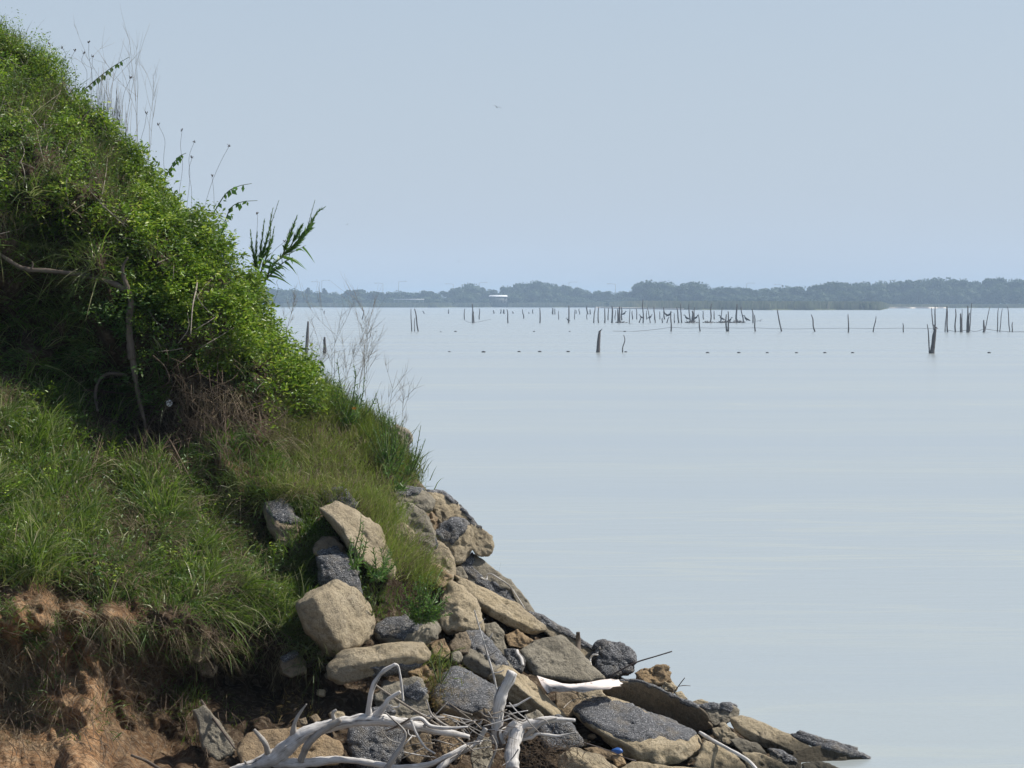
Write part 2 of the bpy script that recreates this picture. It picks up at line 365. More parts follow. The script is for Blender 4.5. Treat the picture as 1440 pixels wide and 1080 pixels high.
# marsh reeds along the far shore (nobody could count them)
def cards(c, size, asp=0.6, up=0.0, seed=0):
    r = np.random.default_rng(seed); n = len(c)
    d = r.normal(size=(n, 3)); d[:,2] += up; d /= np.linalg.norm(d, axis=1)[:,None]
    e = np.cross(d, r.normal(size=(n, 3))); e /= np.linalg.norm(e, axis=1)[:,None]
    s = (np.asarray(size)*(0.6+0.8*r.random(n)))[:,None]
    V = np.stack([c-d*s, c+e*s*asp, c+d*s, c-e*s*asp], 1).reshape(-1, 3)
    return V, np.arange(4*n).reshape(n, 4)
a = rng.random(26000)*1090+375; base = np.interp(a, sx, sy)
hh = np.interp(a, [375, 840, 880, 1240, 1250, 1460], [2.2, 2.4, 3.2, 2.8, 1.6, 1.6])
yy = base+2+rng.random(26000)**1.5*np.where((a > 870) & (a < 1245), 300, 90)
h2 = hh*(0.5+0.6*rng.random(26000))
Vc = np.stack([(a-720)/F*yy, yy, 0.3+h2*0.5], -1)
r_ = rng.normal(size=(26000, 2))*0.25
wd = 0.45
V = np.stack([Vc+np.stack([-wd+0*a, 0*a, -h2*.5], -1), Vc+np.stack([wd+0*a, r_[:,0], -h2*.5], -1), Vc+np.stack([wd*.6+r_[:,0], r_[:,1], h2*.5], -1), Vc+np.stack([-wd*.6+r_[:,0], 0*a, h2*.5], -1)], 1).reshape(-1, 3)
props(mk('marsh_reeds', V, [np.arange(4*26000).reshape(-1, 4)], M['reed']), 'low olive strip of marsh reeds along the far shore', 'reeds', kind='stuff')

# ------------------------------------------------------------------ far trees (unit meshes, 10 m tall)
def crown_mesh(seed, kind):
    r = np.random.default_rng(seed); A = Acc()
    if kind == 'pine':
        lob = [((r.normal()*0.3, r.normal()*0.3, 2.2+k*1.0), (2.9-k*0.34)*(0.9+0.2*r.random()), 0.8) for k in range(8)]
        den = 170
    elif kind == 'loose':
        lob = [((r.normal()*2.4, r.normal()*2.0, 4+4.6*r.random()), 0.9+0.8*r.random(), 0.9) for k in range(14)]
        den = 120
    elif kind == 'bush':
        lob = [((r.normal()*2.6, r.normal()*2, 3.4+3.6*r.random()), 2.2+r.random(), 2.6) for k in range(6)]; den = 260
    else:
        lob = [((0, 0, 6.4), 3.2, 2.9), ((0, 0, 3.6), 4.0, 2.6)]+[((r.normal()*2.7, r.normal()*2.3, 3.6+4.2*r.random()), 1.3+1.1*r.random(), 1.5) for k in range(12)]; den = 190
    cs = []
    for (x, y, z), s, sz in lob:
        V, T = ico(2); sc = np.array([s, s, s*0.75 if kind != 'bush' else s*1.0])*0.8
        W = V*(1+0.22*vnoise(V*1.7+seed+x*3, seed))[:,None]*sc+np.array([x, y, z]); A.add(W, T=T)
        d = r.normal(size=(den, 3)); d /= np.linalg.norm(d, axis=1)[:,None]
        cs.append(d*(sc*1.25)*(0.82+0.4*r.random(den))[:,None]+np.array([x, y, z]))
    cs = np.concatenate(cs); cs = cs[cs[:,2] > 0.6]; cs[:,2] = np.minimum(cs[:,2], 9.9)
    V, Q = cards(cs, 0.36, 0.7, 0, seed); A.add(V, Q=Q)
    V = np.concatenate(A.V); V[:,2] = V[:,2]/V[:,2].max()*10; return V, A
protoM = {}
def tree_proto(kind, seed):
    V, A = crown_mesh(seed, kind)
    T, Q = np.concatenate(A.T), np.concatenate(A.Q)
    o = mk('crown', V, [Q, T], M['pineleaf'] if kind == 'pine' else M['treeleaf'])
    c = o.data; bpy.data.objects.remove(o)
    B = Acc(); t, q, tt = tube([(0,0,-0.2),(0.1,0,2),(0.05,0.1,5.5)], [0.32,0.25,0.12], 6); B.add(t, q, tt)
    for k in range(4):
        aa = k*1.7+seed; t, q, tt = tube([(0.05,0,2+k*0.5),(math.cos(aa)*1.6,math.sin(aa)*1.6,4.5+k*0.4)], [0.14,0.05], 5); B.add(t, q, tt)
    o = B.build('trunk', M['bark']); tr = o.data; bpy.data.objects.remove(o)
    return c, tr
for kind, seeds in (('round', (1,2,3,4,5)), ('pine', (11,12)), ('loose', (21,22)), ('bush', (31,32,33))):
    protoM[kind] = [tree_proto(kind, s) for s in seeds]
tn = 0
def far_tree(px, top, Y, kind, wpx, label, group, name='tree', base=0.35, cat='tree'):
    global tn; tn += 1
    p = P(px, top, Y); H = p[2]-base
    c, t = protoM[kind][tn % len(protoM[kind])]
    e = empty(name, (p[0], Y, base), label, cat, group)
    rz = random.random()*6.28; wx = wpx/F*Y/8.4
    e.rotation_euler = (0, 0, rz)
    for nm, me in (('crown', c), ('trunk', t)):
        o = bpy.data.objects.new(nm, me); COL.objects.link(o); o.parent = e; o.scale = (wx, wx, H/10)
    return e
prof = [(372,409,30),(392,406,30),(412,408,24),(433,405,20),(446,410,14),(456,406,20),(470,411,20),(488,412,20),(505,409,24),(524,410,22),(543,413,20),(560,409,20),(577,411,18),(596,409,20),(614,412,18),(633,409,20),(648,404,20),(666,400,30),(690,407,20),(712,402,20),(733,400,26),(751,397,30),(770,401,24),(789,401,22),(803,404,20),(820,407,22),(838,412,22),(856,410,22),(874,410,22),(891,407,22),(912,396,34),(936,397,38),(958,401,22),(982,398,36),(1002,404,20),(1016,403,22),(1034,405,26),(1048,405,22),(1068,409,24),(1086,407,24),(1104,404,28),(1124,404,28),(1143,406,20),(1155,401,24),(1174,398,34),(1196,400,30),(1216,398,30),(1238,397,30),(1258,396,30),(1278,396,30),(1298,394,30),(1318,392,30),(1334,392,26),(1352,394,28),(1370,397,26),(1390,393,26),(1404,392,26),(1424,394,30),(1446,393,30),(1470,393,34),(345,410,30),(315,411,30)]
for i, (x, t, wp) in enumerate(prof):
    t = t-(3.0 if wp >= 24 else 1.0)
    Yd = (1640 if x < 880 else 1560)+random.uniform(-25, 25)
    kind = 'pine' if x in (433, 456) else 'loose' if x in (633, 789, 1143, 1390) else 'round'
    if kind == 'pine': lb, g = 'dark pointed pine on the far shore, '+('left' if x == 433 else 'right')+' of two standing side by side', 'far shore pines'
    elif kind == 'loose': lb, g = {633: 'thin open-crowned tree on far shore beside the long white roof', 789: 'gappy open-crowned tree at the middle of the far treeline', 1143: 'small open-crowned tree poking above the far right woods', 1390: 'ragged open-crowned tree near right end of far treeline'}[x], 'far shore trees'
    elif x in (666, 751, 912, 936, 982): lb, g = {666: 'broad rounded tree left of the white roof on the far shore', 751: 'tallest rounded tree in the middle of the far treeline', 912: 'high rounded tree at the start of the taller far woods', 936: 'broad high tree just right of the first high rounded tree', 982: 'dome-shaped tree standing alone above the marsh spit'}[x], 'far shore trees'
    elif x < 640: lb, g = 'hazy tree in the low left stretch of the far treeline', 'low trees in the left stretch of the far shore'
    elif x < 880: lb, g = 'hazy rounded tree in the middle stretch of the far treeline', 'trees in the middle stretch of the far shore'
    elif x < 1130: lb, g = 'rounded blue-grey tree behind the olive marsh spit', 'trees behind the marsh spit'
    else: lb, g = 'tree in the continuous high woods at the far right', 'trees in the far right woods'
    far_tree(x, t, Yd, kind, wp*1.12, lb, g)
    if i % 1 == 0 and kind == 'round':     # second, lower row that fills the wood behind and below
        far_tree(x+random.uniform(6, 12), t+random.uniform(8, 12), Yd+random.uniform(60, 120), 'round', wp*1.1, 'back-row tree half hidden in the far treeline', 'back-row trees of the far shore')
    if kind != 'pine' and x > 640: far_tree(x+random.uniform(-6, 6), t+random.uniform(9, 14), Yd-random.uniform(50, 80), 'bush', 26, 'shrub at the foot of the far treeline', 'understory shrubs of the far shore', 'shrub', cat='shrub')
    elif x < 640: far_tree(x+random.uniform(-6, 6), min(t+random.uniform(8, 11), 421), Yd-random.uniform(30, 50), 'bush', 26, 'shrub at the foot of the far treeline', 'understory shrubs of the far shore', 'shrub', cat='shrub')
for x, t, wp in [(696,424,10),(708,421,9),(737,422,8),(762,419,13),(795,421,10),(815,425,12),(840,424,18),(860,424,16),(604,420,8),(634,424,7),(678,426,10),(1215,426,20)]:
    far_tree(x, t, float(shore_y(x))+14, 'bush', wp, 'small dark bush standing in the marsh at the water edge', 'marsh edge bushes', 'bush', 0.3, 'bush')

# the treeline goes on behind the bank and past the right edge
for x in list(range(-260, 300, 26))+list(range(1500, 1800, 30)):
    far_tree(x, (408 if x < 400 else 394)+random.uniform(-3, 4), (1640 if x < 400 else 1560)+random.uniform(-20, 60), 'round', 38, 'tree of the far treeline hidden behind the bank' if x < 400 else 'tree of the far woods past the right edge', 'treeline behind the bank' if x < 400 else 'woods past the right edge')
# lamp posts of the causeway behind the trees
for px, top, side, lb in [(449.5,396,-1,'left lamp post of the pair above the two pines'),(452.5,394,1,'right lamp post of the pair above the two pines'),(538.5,398,-1,'lamp post with arm to the left above the low left trees'),(560.5,395.5,1,'lamp post with arm to the right above the low left trees'),(637.5,399,-1,'lamp post beside the tree left of the white roof'),(674,397,1,'lamp post half hidden behind the broad tree by the white roof'),(800,396.5,1,'faint lamp post above the middle of the treeline'),(865.5,399,-1,'lamp post just left of the taller far woods'),(1049.5,398,1,'lamp post in the gap right of the dome-shaped tree'),(1100,400,-1,'rightmost lamp post above the far woods')]:
    Y = 1730; p = P(px, top, Y); e = empty('street_lamp', (p[0], Y, 0.35), 'hazy '+lb, 'street lamp', 'lamp posts along the far causeway')
    H = p[2]-0.35; L = 4.3*side
    A = Acc(); A.add(*tube([(0,0,0),(0,0,H*0.5),(0,0,H-0.4)], [0.26,0.2,0.15], 8)); A.build('pole', M['metal'], e, True)
    A = Acc(); A.add(*tube(resample([(0,0,H-0.6),(L*0.3,0,H-0.1),(L,0,H)], 8), 0.11, 6)); A.build('arm', M['metal'], e, True)
    A = Acc(); V, T = ico(2); A.add(V*np.array([0.75,0.35,0.2])+np.array([L+0.5*side,0,H-0.05]), T=T); A.build('lamp_head', M['metal'], e, True)

# white-roofed building and long white guard rail
def bld(px0, px1, ptop, Y, lb):
    a = P(px0, ptop, Y); b = P(px1, ptop, Y); cx = (a[0]+b[0])/2; hw = (b[0]-a[0])/2; H = a[2]-0.35
    e = empty('building', (cx, Y, 0.35), lb, 'building')
    A = Acc(); A.add(*box((0,6,H*0.36), (hw*0.94,5.5,H*0.36))); A.build('wall', plain('weathered_wall', (0.07,0.08,0.075)), e)
    A = Acc(); V = np.array([[-hw,0,H*0.86],[hw,0,H*0.86],[hw,0,H*0.89],[-hw,0,H*0.89],[-hw*0.9,6,H],[hw*0.9,6,H],[-hw,12,H*0.86],[hw,12,H*0.86],[hw,12,H*0.89],[-hw,12,H*0.89]])
    A.add(V, [[0,1,2,3],[3,2,5,4],[4,5,8,9],[6,9,8,7],[0,3,9,6],[1,7,8,2],[0,6,7,1]], [[2,8,5],[3,4,9]]); A.build('roof', M['white'], e)
    for k in range(5):
        A = Acc(); A.add(*box((hw*(-0.7+0.35*k),0.42,H*0.45),(hw*0.09,0.06,H*0.12))); A.build('window', M['float'], e)
bld(687, 714, 415.0, 1545, 'low building with a white roof among the far trees')
e = empty('guard_rail', tuple(P(575, 421.5, 1545)*[1,1,0]+[0,0,0.35]), 'pale horizontal rail seen low between the far left trees', 'guard rail'); zr = P(575,421,1545)[2]-0.35
A = Acc(); A.add(*box((0,0,zr),(9,0.1,0.22))); A.build('rail', M['white'], e)
for k in range(8):
    A = Acc(); A.add(*box((-8.6+k*2.45,0.25,zr*0.5),(0.1,0.1,zr*0.5))); A.build('post', M['metal'], e)

# ------------------------------------------------------------------ pound-net poles, floats, ropes, birds
def pole(pxb, pyb, pxt, pyt, rpx, label, group, seed=0, name='pole', bend=0.0, mat=None):
    Y = WD(pyb); b = P(pxb, pyb, Y); t = P(pxt, pyt, Y+random.uniform(-.4, .4)); r = rpx/F*Y
    d = (t-b); wv = 0.25 if rpx > 2 else 1.0
    m1 = b+d*0.3+np.array([random.uniform(-1, 1)*r*0.7*wv, 0, 0]); m2 = b+d*0.7+np.array([random.uniform(-1, 1)*r*0.9*wv+bend*r, 0, 0])
    pts, rr = resample([b-[0,0,0.8], b, m1, m2, t], 12, [r*1.15, r*1.1, r, r*0.85, r*0.6])
    A = Acc(); A.add(*tube(pts, rr, 8, 0.15, seed)); return thing(name, A, mat or M['post'], label, 'pole', group)
def nets(lst, label, group, r=0.75):
    for i, (xb, yb, xt, yt, *rr) in enumerate(lst): pole(xb, yb, xt, yt, rr[0] if rr else r, label, group, i)
# posts nearest to the camera
pole(430.5, 497, 433.5, 452, 2.4, 'tall grey piling rising behind the dead twigs, leftmost in the water', 'thick pilings', 1, 'piling')
pole(456.5, 497, 456.5, 474, 2.3, 'short grey piling behind the dead twigs by the bank', 'thick pilings', 2, 'piling')
pole(841, 495.6, 843.5, 465.5, 2.7, 'thick dark piling alone in mid bay, leaning slightly right', 'thick pilings', 3, 'piling')
pole(875.5, 495.6, 877, 471, 0.8, 'thin crooked stick right of the lone mid bay piling', 'thin sticks', 4, bend=2)
pole(1311, 497, 1315.5, 461, 3.1, 'thick dark piling near right edge, leaning right with a bird on top', 'thick pilings', 5, 'piling')
pole(1307, 497, 1304, 456, 0.9, 'thin stick leaning left beside the thick right piling', 'thin sticks', 6)
nets([(579,466,578,434),(583,466,583.5,447,0.6),(588,466,583,434,1.0)], 'thin stake in the cluster of three left of the bay', 'cluster of three stakes')
nets([(509.5,449,511.5,436),(456,441,456.5,437),(596.5,441,595,437),(630.7,441,631,435),(653,449,653.7,434),(674,449,674,434),(694.5,441,694,436),(704,441,704.3,435),(709,441,708.5,435,1.2),(721.5,441,721,438),(736.5,448,735,435),(744,441,743,439),(749.5,441,749.5,435),(777.5,442,777,433,1.1),(780.5,442,780.5,434),(785.5,449,785.5,437,.6),(808,449,808.5,435,.6),(810,441,809.5,436),(815,442,814.5,434)], 'small distant net stake in the back row left of centre', 'back row of distant net stakes left of centre')
nets([(664.5,454,664,427,.9),(666.5,454,666,438,.9),(714.3,454,713,435,.9),(759.3,454,759,433,.9),(799.5,454,800,430,1.0),(835,454,836,437,.8),(841.5,454,841.8,432,.9)], 'net stake in the widely spaced row left of centre', 'widely spaced net stakes left of centre')
nets([(826.5,442,825.5,430,1.1),(830,442,830,435,.9),(835.5,442,836.5,432),(825.5,449,825.5,441,.6),(850.5,454,850.5,433,.9),(855,450,855.5,433,.8),(860.5,454,860.5,430,1.2),(865,449,865.5,436,.6),(869,454,868.5,434,.9),(871.5,454,871.5,431,1.5),(874.5,450,873.5,432,1.1),(885,454,886,434,.7),(889.5,449,889,437,.8),(895.5,449,894.5,434,.8),(899,454,901,446,.8),(904.3,454,904.3,421,.9),(909.5,449,909.5,437,.7),(914.5,454,910,432,.7),(920.5,449,919.5,431,.8),(921.5,454,919,436,.7),(928,449,927.5,438,.7),(931.5,454,931.5,447,.8),(934.5,449,933,432,1.0),(938,454,941,446,.8)], 'stake in the crowded net fence left of the brush piles', 'crowded net stakes at centre')
nets([(943.8,466,943.6,437,1.0),(984.5,466,982,442,.9),(1022,466,1021.5,442,1.1),(1024.2,466,1024,438,1.1),(1062,466,1061,443,1.0),(1099,466,1093,435,1.0)], 'stake in the nearer net row right of centre', 'nearer net stakes right of centre')
nets([(948.5,454,948,440,.7),(954.5,454,951.5,432,1.0),(958.5,454,957.5,427,.9),(971,454,969,428,.9),(974,454,973.5,437,1.6),(975.5,454,976.5,432,.8),(989.5,449,988.5,437,.8),(999,454,1000.5,427,1.0),(1004.5,449,1004,437,.8),(1013.5,454,1015.5,432,.7),(1035.7,454,1036.3,428,1.3),(1045.3,454,1042,431,.9),(1058.8,454,1057.5,435,1.0)], 'stake standing among the dark brush piles and perched birds', 'net stakes among the brush piles')
nets([(1145.8,466.5,1141,442.5,1.0),(1193,467.5,1192.5,442,.9),(1228,467,1232,445,.8),(1270.4,467,1269.6,454.5,.8)], 'lone slanting stake in the open row at right', 'widely spaced stakes at right')
nets([(1313,464,1310,433,.8),(1315,462,1315,431,1.0),(1329,467,1331,434,.7),(1332.6,467,1331.8,430,1.0),(1343.5,467,1343.8,434,1.0),(1351.3,467,1350.8,441,1.5),(1353,467,1353,434,.6),(1360,467.5,1361,430,1.2),(1362,467.5,1363.5,440,1.0),(1363.5,466,1366.5,426,.7)], 'stake in the tight bunch of stakes near the right edge', 'bunched stakes near the right edge')
nets([(1383.5,467.5,1383.5,450,1.4),(1385,466,1392,432,.6),(1402.5,466.5,1404,433,.7),(1406,466.5,1409.5,434,.6),(1420,466.5,1417,431,.7),(1423.5,466.5,1424,453,.8)], 'stake close to the right edge of the bay', 'stakes at the right edge')
# floats
fl = [(632,495,1),(680,495.5,1.6),(730,495,1.3),(759,495,1.4),(799,495,1.4),(880,495.3,1.2),(995,496.5,1.4),(1039,496.5,1.4),(1079,496.5,1.2),(1120,496.5,1.2),(1160,496.5,1.3),(1199,496.5,1.3),(1391,496.5,1.4),(640.5,466.5,1.1),(751,466.5,.9),(801,466.5,.8),(878.5,466.5,1.1),(620,466.8,.7),(528,466.2,.7)]
V0, T0 = ico(2); f0 = None
for x, y, s in fl:
    Y = WD(y); p = P(x, y, Y)
    if f0 is None: f0 = mk('net_float', V0*np.array([0.11,0.07,0.05])+[0,0,0.03], [T0], M['float'], smooth=True); o = f0
    else: o = f0.copy(); COL.objects.link(o)
    o.location = (p[0], Y, 0); k = 0.75*s*Y/159; o.scale = (k, k, k*0.9)
    near = y > 480
    props(o, 'small dark net float in the nearer line of floats' if near else 'tiny dark net float on the water farther out', 'float', 'nearer line of net floats' if near else 'farther net floats')
# ropes between stakes
def rope(pts, r, label):
    r = r*0.33; A = Acc(); q = [P(x, y, WD(yb)) for x, y, yb in pts]; A.add(*tube(resample(q, len(pts)*5), r, 5)); return thing('net_rope', A, M['rope'], label, 'rope')
rope([(862,465.5,466),(885,466,466),(905,465,466),(925,463,466),(943.8,460.5,466),(965,461.5,466),(984,461,466),(1003,461.5,466),(1022,461,466),(1042,461.5,466),(1062,461,466),(1080,462,466),(1098,462.3,466)], 0.05, 'rope sagging along the nearer net stakes right of centre')
rope([(1098,462.3,466),(1120,462.7,466.5),(1145,462,466.5),(1170,461.8,467),(1193,461.5,467),(1230,462,467),(1270,461.5,467),(1312,462,467)], 0.045, 'long rope strung between the lone slanting stakes')
rope([(1330,464,467),(1345,466,467),(1360,464.5,467),(1372,466,467),(1385,463,467),(1402,465,467),(1420,466.5,467),(1441,466.5,467)], 0.06, 'rope looping between the stakes at the right edge')
rope([(652,449,449.5),(664,453.5,454),(690,449,449.5)], 0.05, 'short sagging rope by the left net stakes')
# brush piles / netting heaps
for x, wd_, h, lb in [(972,15,4,'largest dark heap of brush at the foot of the net stakes'),(997,11,3,'low dark brush heap left of the tall leaning stake'),(1016,9,4,'dark brush heap beside the double stakes'),(1032,9,3.5,'dark brush heap left of the tallest dark stake'),(1040,7,4,'rounded dark heap right of the tallest dark stake'),(873,7,3,'small dark brush heap at the thick stake left of centre')]:
    Y = WD(454); p = P(x, 454, Y); k = Y/F; A = Acc(); r = np.random.default_rng(int(x))
    for i in range(46):
        a = r.normal()*wd_*0.25*k; hh_ = (0.3+abs(r.normal()*0.5))*h*k*max(0.15, 1-abs(a)/(wd_*0.55*k))
        q = np.array([a, r.normal()*0.4, 0]); A.add(*tube([q-[0,0,.2], q+[r.normal()*0.5, r.normal()*0.3, hh_]], [0.07, 0.03], 4))
    V, T = ico(2); V = V*(1+0.3*vnoise(V*2+x, 3))[:,None]*np.array([wd_*0.42*k, 0.6, h*0.45*k]); A.add(V, T=T)
    o = A.build('brush_pile', M['post'], None, False); o.location = (p[0], Y, 0); props(o, lb, 'brush pile', 'brush piles at the net stakes')
# perched birds: body with neck, head, tail and feet
def bird_perched(px, py, Y, s, face, label):
    p = P(px, py, Y); A = Acc()
    pts = [(-0.55,0,-0.12),(-0.3,0,0.02),(0,0,0.14),(0.2,0,0.32),(0.26,0,0.52),(0.34,0,0.62),(0.45,0,0.63),(0.62,0,0.6)]
    V, Q, T = tube(resample([np.array(q)*[face,1,1]*s for q in pts], 20), np.array(resample([(r,0,0) for r in (0.03,0.11,0.17,0.12,0.06,0.08,0.06,0.012)], 20))[:,0]*s, 8); A.add(V, Q, T)
    for d in (-0.05, 0.05): A.add(*tube([(0,d*s,0),(0.02*face,d*s,-0.2*s)], 0.02*s, 4))
    o = A.build('bird', M['bird'], None, True); o.location = p; props(o, label, 'bird', 'birds perched at the nets'); return o
Yb = WD(454)
for x, y, s, f_, lb in [(966,448.5,.9,-1,'dark bird perched highest left of the largest brush heap'),(978.5,448,.8,1,'dark bird perched on the right side of the largest brush heap'),(936.5,443,.75,-1,'dark bird on a stake top left of the nearer tall stake'),(940.5,444,.8,1,'dark bird on the slanting stake left of the nearer tall stake'),(877.5,442,.7,1,'small dark bird on a stake left of centre'),(799,451,.6,-1,'dark bird low on a lone stake left of centre'),(1015,449,.9,-1,'dark bird perched above the brush heap by the double stakes'),(1026,451.5,.8,1,'dark bird squatting between the double stakes and tallest stake'),(1050,450,1.0,-1,'dark bird with lifted tail right of the last brush heap'),(914,447,.7,1,'dark bird perched on a short stake at centre'),(902,447,.7,-1,'dark bird on a forked stake left of centre')]:
    bird_perched(x, y, Yb, s, f_, lb)
bird_perched(1315.5, 461.3, WD(497), 0.28, -1, 'pale-looking bird resting on the thick right piling')['group'] = 'birds perched at the nets'
o = bird_perched(844.5, 465.6, WD(495.6), 0.2, 1, 'small bird on top of the lone mid bay piling')
def bird_fly(px, py, Y, span, tilt, up, label):
    p = P(px, py, Y); e = empty('flying_bird', p, label, 'bird', 'birds in the sky'); e.rotation_euler = (0, tilt, 0.3)
    A = Acc(); q = resample([(0,-.28,0),(0,-.1,.01),(0,.12,.01),(0,.26,0)], 12); V, Q, T = tube(q*span, np.interp(np.linspace(0,1,12), [0,.3,.7,1], [.01,.05,.045,.015])*span, 8); A.add(V, Q, T); A.build('body', M['gull'], e, True)
    for s in (-1, 1):
        A = Acc(); V = np.array([[.03*s,-.09,0],[.03*s,.09,0],[.24*s,.12,up*.16],[.24*s,-.03,up*.16],[.5*s,.0,up*.05],[.46*s,-.05,up*.05]])*span
        A.add(np.concatenate([V, V-[0,0,.015*span]]), [[0,1,2,3],[3,2,4,5],[6,9,8,7],[9,11,10,8],[0,3,9,6],[3,5,11,9],[1,7,8,2],[2,8,10,4]]); A.build('wing', M['gull'], e)
bird_fly(699, 151, 250, 0.85, 0.3, 1, 'gull gliding highest in the open sky')
bird_fly(488.5, 316, 330, 0.5, -0.5, 1.5, 'small dark bird in the sky right of the tall weed')
bird_fly(645.5, 368, 330, 0.35, -0.6, 1.4, 'tiniest bird low in the sky above the far shore')
bird_fly(1099.5, 469, 210, 0.45, 0.1, 1, 'bird skimming the water beneath the slanting stake') if False else None
bird_fly(1069, 451.5, 380, 1.1, -0.3, 1.2, 'bird flying low just right of the brush piles')
bird_fly(886, 455.6, 300, .8, .1, .6, 'bird skimming the water left of the nearer net row')

# ================================================================== THE BANK
SILP = [(-700,-420),(-400,-220),(-200,-60),(-60,10),(0,46),(60,94),(120,160),(180,230),(240,292),(300,352),(340,420),(375,484),(410,524),(450,550),(500,584),(545,614),(580,668),(620,722),(655,772),(690,822),(740,866),(790,902),(840,935),(890,960),(960,1000),(1020,1020),(1080,1044),(1140,1066),(1200,1082),(1260,1100),(1320,1130)]
def sil(px): return np.interp(px, [a for a, b in SILP], [b for a, b in SILP])
def Ysil(px): return np.interp(px, [-700,-400,0,200,400,560,700,850,1000,1240,1320], [22.5,21.5,20.2,19.7,19.2,18.8,18.3,18.0,17.7,17.25,17.1])
def Ybot(px): return np.interp(px, [-700,-400,0,400,700,900,1240,1320], [12.8,13.4,14.2,14.9,15.5,16.1,17.0,17.0])
def gs(px, py, cx, cy, rx, ry, a): return a*np.exp(-((px-cx)/rx)**2-((py-cy)/ry)**2)
def sst(a, b, x): t = np.clip((x-a)/(b-a), 0, 1); return t*t*(3-2*t)
def Yt(px, py):
    px = np.asarray(px, float); py = np.asarray(py, float); s = sil(px)
    t = np.clip((py-s)/(1085-s), 0, 1.0)
    lx = 1-sst(380, 560, px)                      # the earth bluff, left part
    prof = (1-t)*0.80+0.20*(1-t)**3
    pl = np.interp(t, [0, .12, .3, .45, .55, .66, .76, .84, .93, 1.0], [1.0, .80, .64, .62, .50, .33, .20, .19, .15, 0])
    g = prof*(1-lx)+pl*lx
    Y = Ybot(px)+(Ysil(px)-Ybot(px))*g
    Y = Y+gs(px,py,160,555,95,70,1.05)+gs(px,py,50,450,130,75,.75)+gs(px,py,245,600,70,50,.45)
    Y = Y+gs(px,py,300,380,95,110,-.50)+gs(px,py,110,230,150,70,-.30)+gs(px,py,90,760,170,70,-.30)+gs(px,py,330,830,120,55,-.30)
    Y = Y+gs(px,py,330,960,150,50,.70)+gs(px,py,225,1040,45,40,.35)+gs(px,py,115,1010,55,95,-.30)+gs(px,py,60,900,60,50,-.12)+gs(px,py,410,720,90,70,-.15)
    edge = np.clip((py-s)/60, 0, 1)
    Y = Y+edge*(0.17*n2(px, py, 1/110, 3, 2)+(0.24+.12*(py < 520))*n2(px, py, 1/46, 2, 21)*(px < 440)*(py < 900)+0.07*n2(px*1.0, py*0.6, 1/26, 3, 8)*(1+1.5*(py > 820)*(px < 480))+0.045*n2(px, py, 1/12, 3, 31)*(py > 780))
    Y = Y+edge*0.26*sst(450, 620, px)              # earth lies behind the rubble
    return Y
def PT(px, py, out=0.0): return P(px, py, Yt(px, py)-out)
def snorm(px, py):
    a = P(px+3, py, Yt(px+3, py))-P(px-3, py, Yt(px-3, py)); b = P(px, py+3, Yt(px, py+3))-P(px, py-3, Yt(px, py-3))
    n = np.cross(a, b); n *= np.where(n[...,1:2] > 0, -1, 1); return n/(np.linalg.norm(n, axis=-1, keepdims=True)+1e-9)
nx_, ny_ = 560, 250
gx = np.linspace(-700, 1320, nx_)
rows = []; org = []
S0 = P(gx, sil(gx), Yt(gx, sil(gx)))
for k in range(14, 0, -1):                       # the far side of the bank, falling away behind the skyline
    d = (k/14)**1.5; q = S0.copy()
    q[:,1] += d*9; q[:,0] -= d*2.2
    q[:,2] = S0[:,2]*(1-d**1.2)-0.6*d+0.0
    q[:,2] += 0.05*n2(gx, gx*0+k*9, 1/40, 3, 4)*min(1, k/3); rows.append(q); org.append(gx*0)
tt_ = np.linspace(0, 1, ny_)
for t in tt_:
    py = sil(gx)+(np.maximum(1100, sil(gx)+8)-sil(gx))*t; rows.append(P(gx, py, Yt(gx, py)))
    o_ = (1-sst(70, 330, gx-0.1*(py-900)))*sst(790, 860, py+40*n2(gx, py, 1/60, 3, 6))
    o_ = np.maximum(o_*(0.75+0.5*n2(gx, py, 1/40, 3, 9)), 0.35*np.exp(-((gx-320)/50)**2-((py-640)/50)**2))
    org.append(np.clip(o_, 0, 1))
L0 = rows[-1]
for k in range(1, 9):                            # the low beach in front, running towards and past the camera
    q = L0.copy(); d = k/8; q[:,1] = L0[:,1]*(1-d)+(-6)*d; q[:,2] = L0[:,2]*(1-d)-0.25*d; q[:,0] = L0[:,0]*(1-d*0.0)-d*0.6; rows.append(q); org.append(gx*0+0.35)
V = np.concatenate(rows); nr = len(rows)
i = np.arange(nr-1)[:,None]*nx_+np.arange(nx_-1)[None]; Q = np.stack([i, i+nx_, i+nx_+1, i+1], -1).reshape(-1, 4)
bank = mk('bank', V, [Q], M['soil'], smooth=True, attr={'orange': np.concatenate(org)}); props(bank, kind='structure')

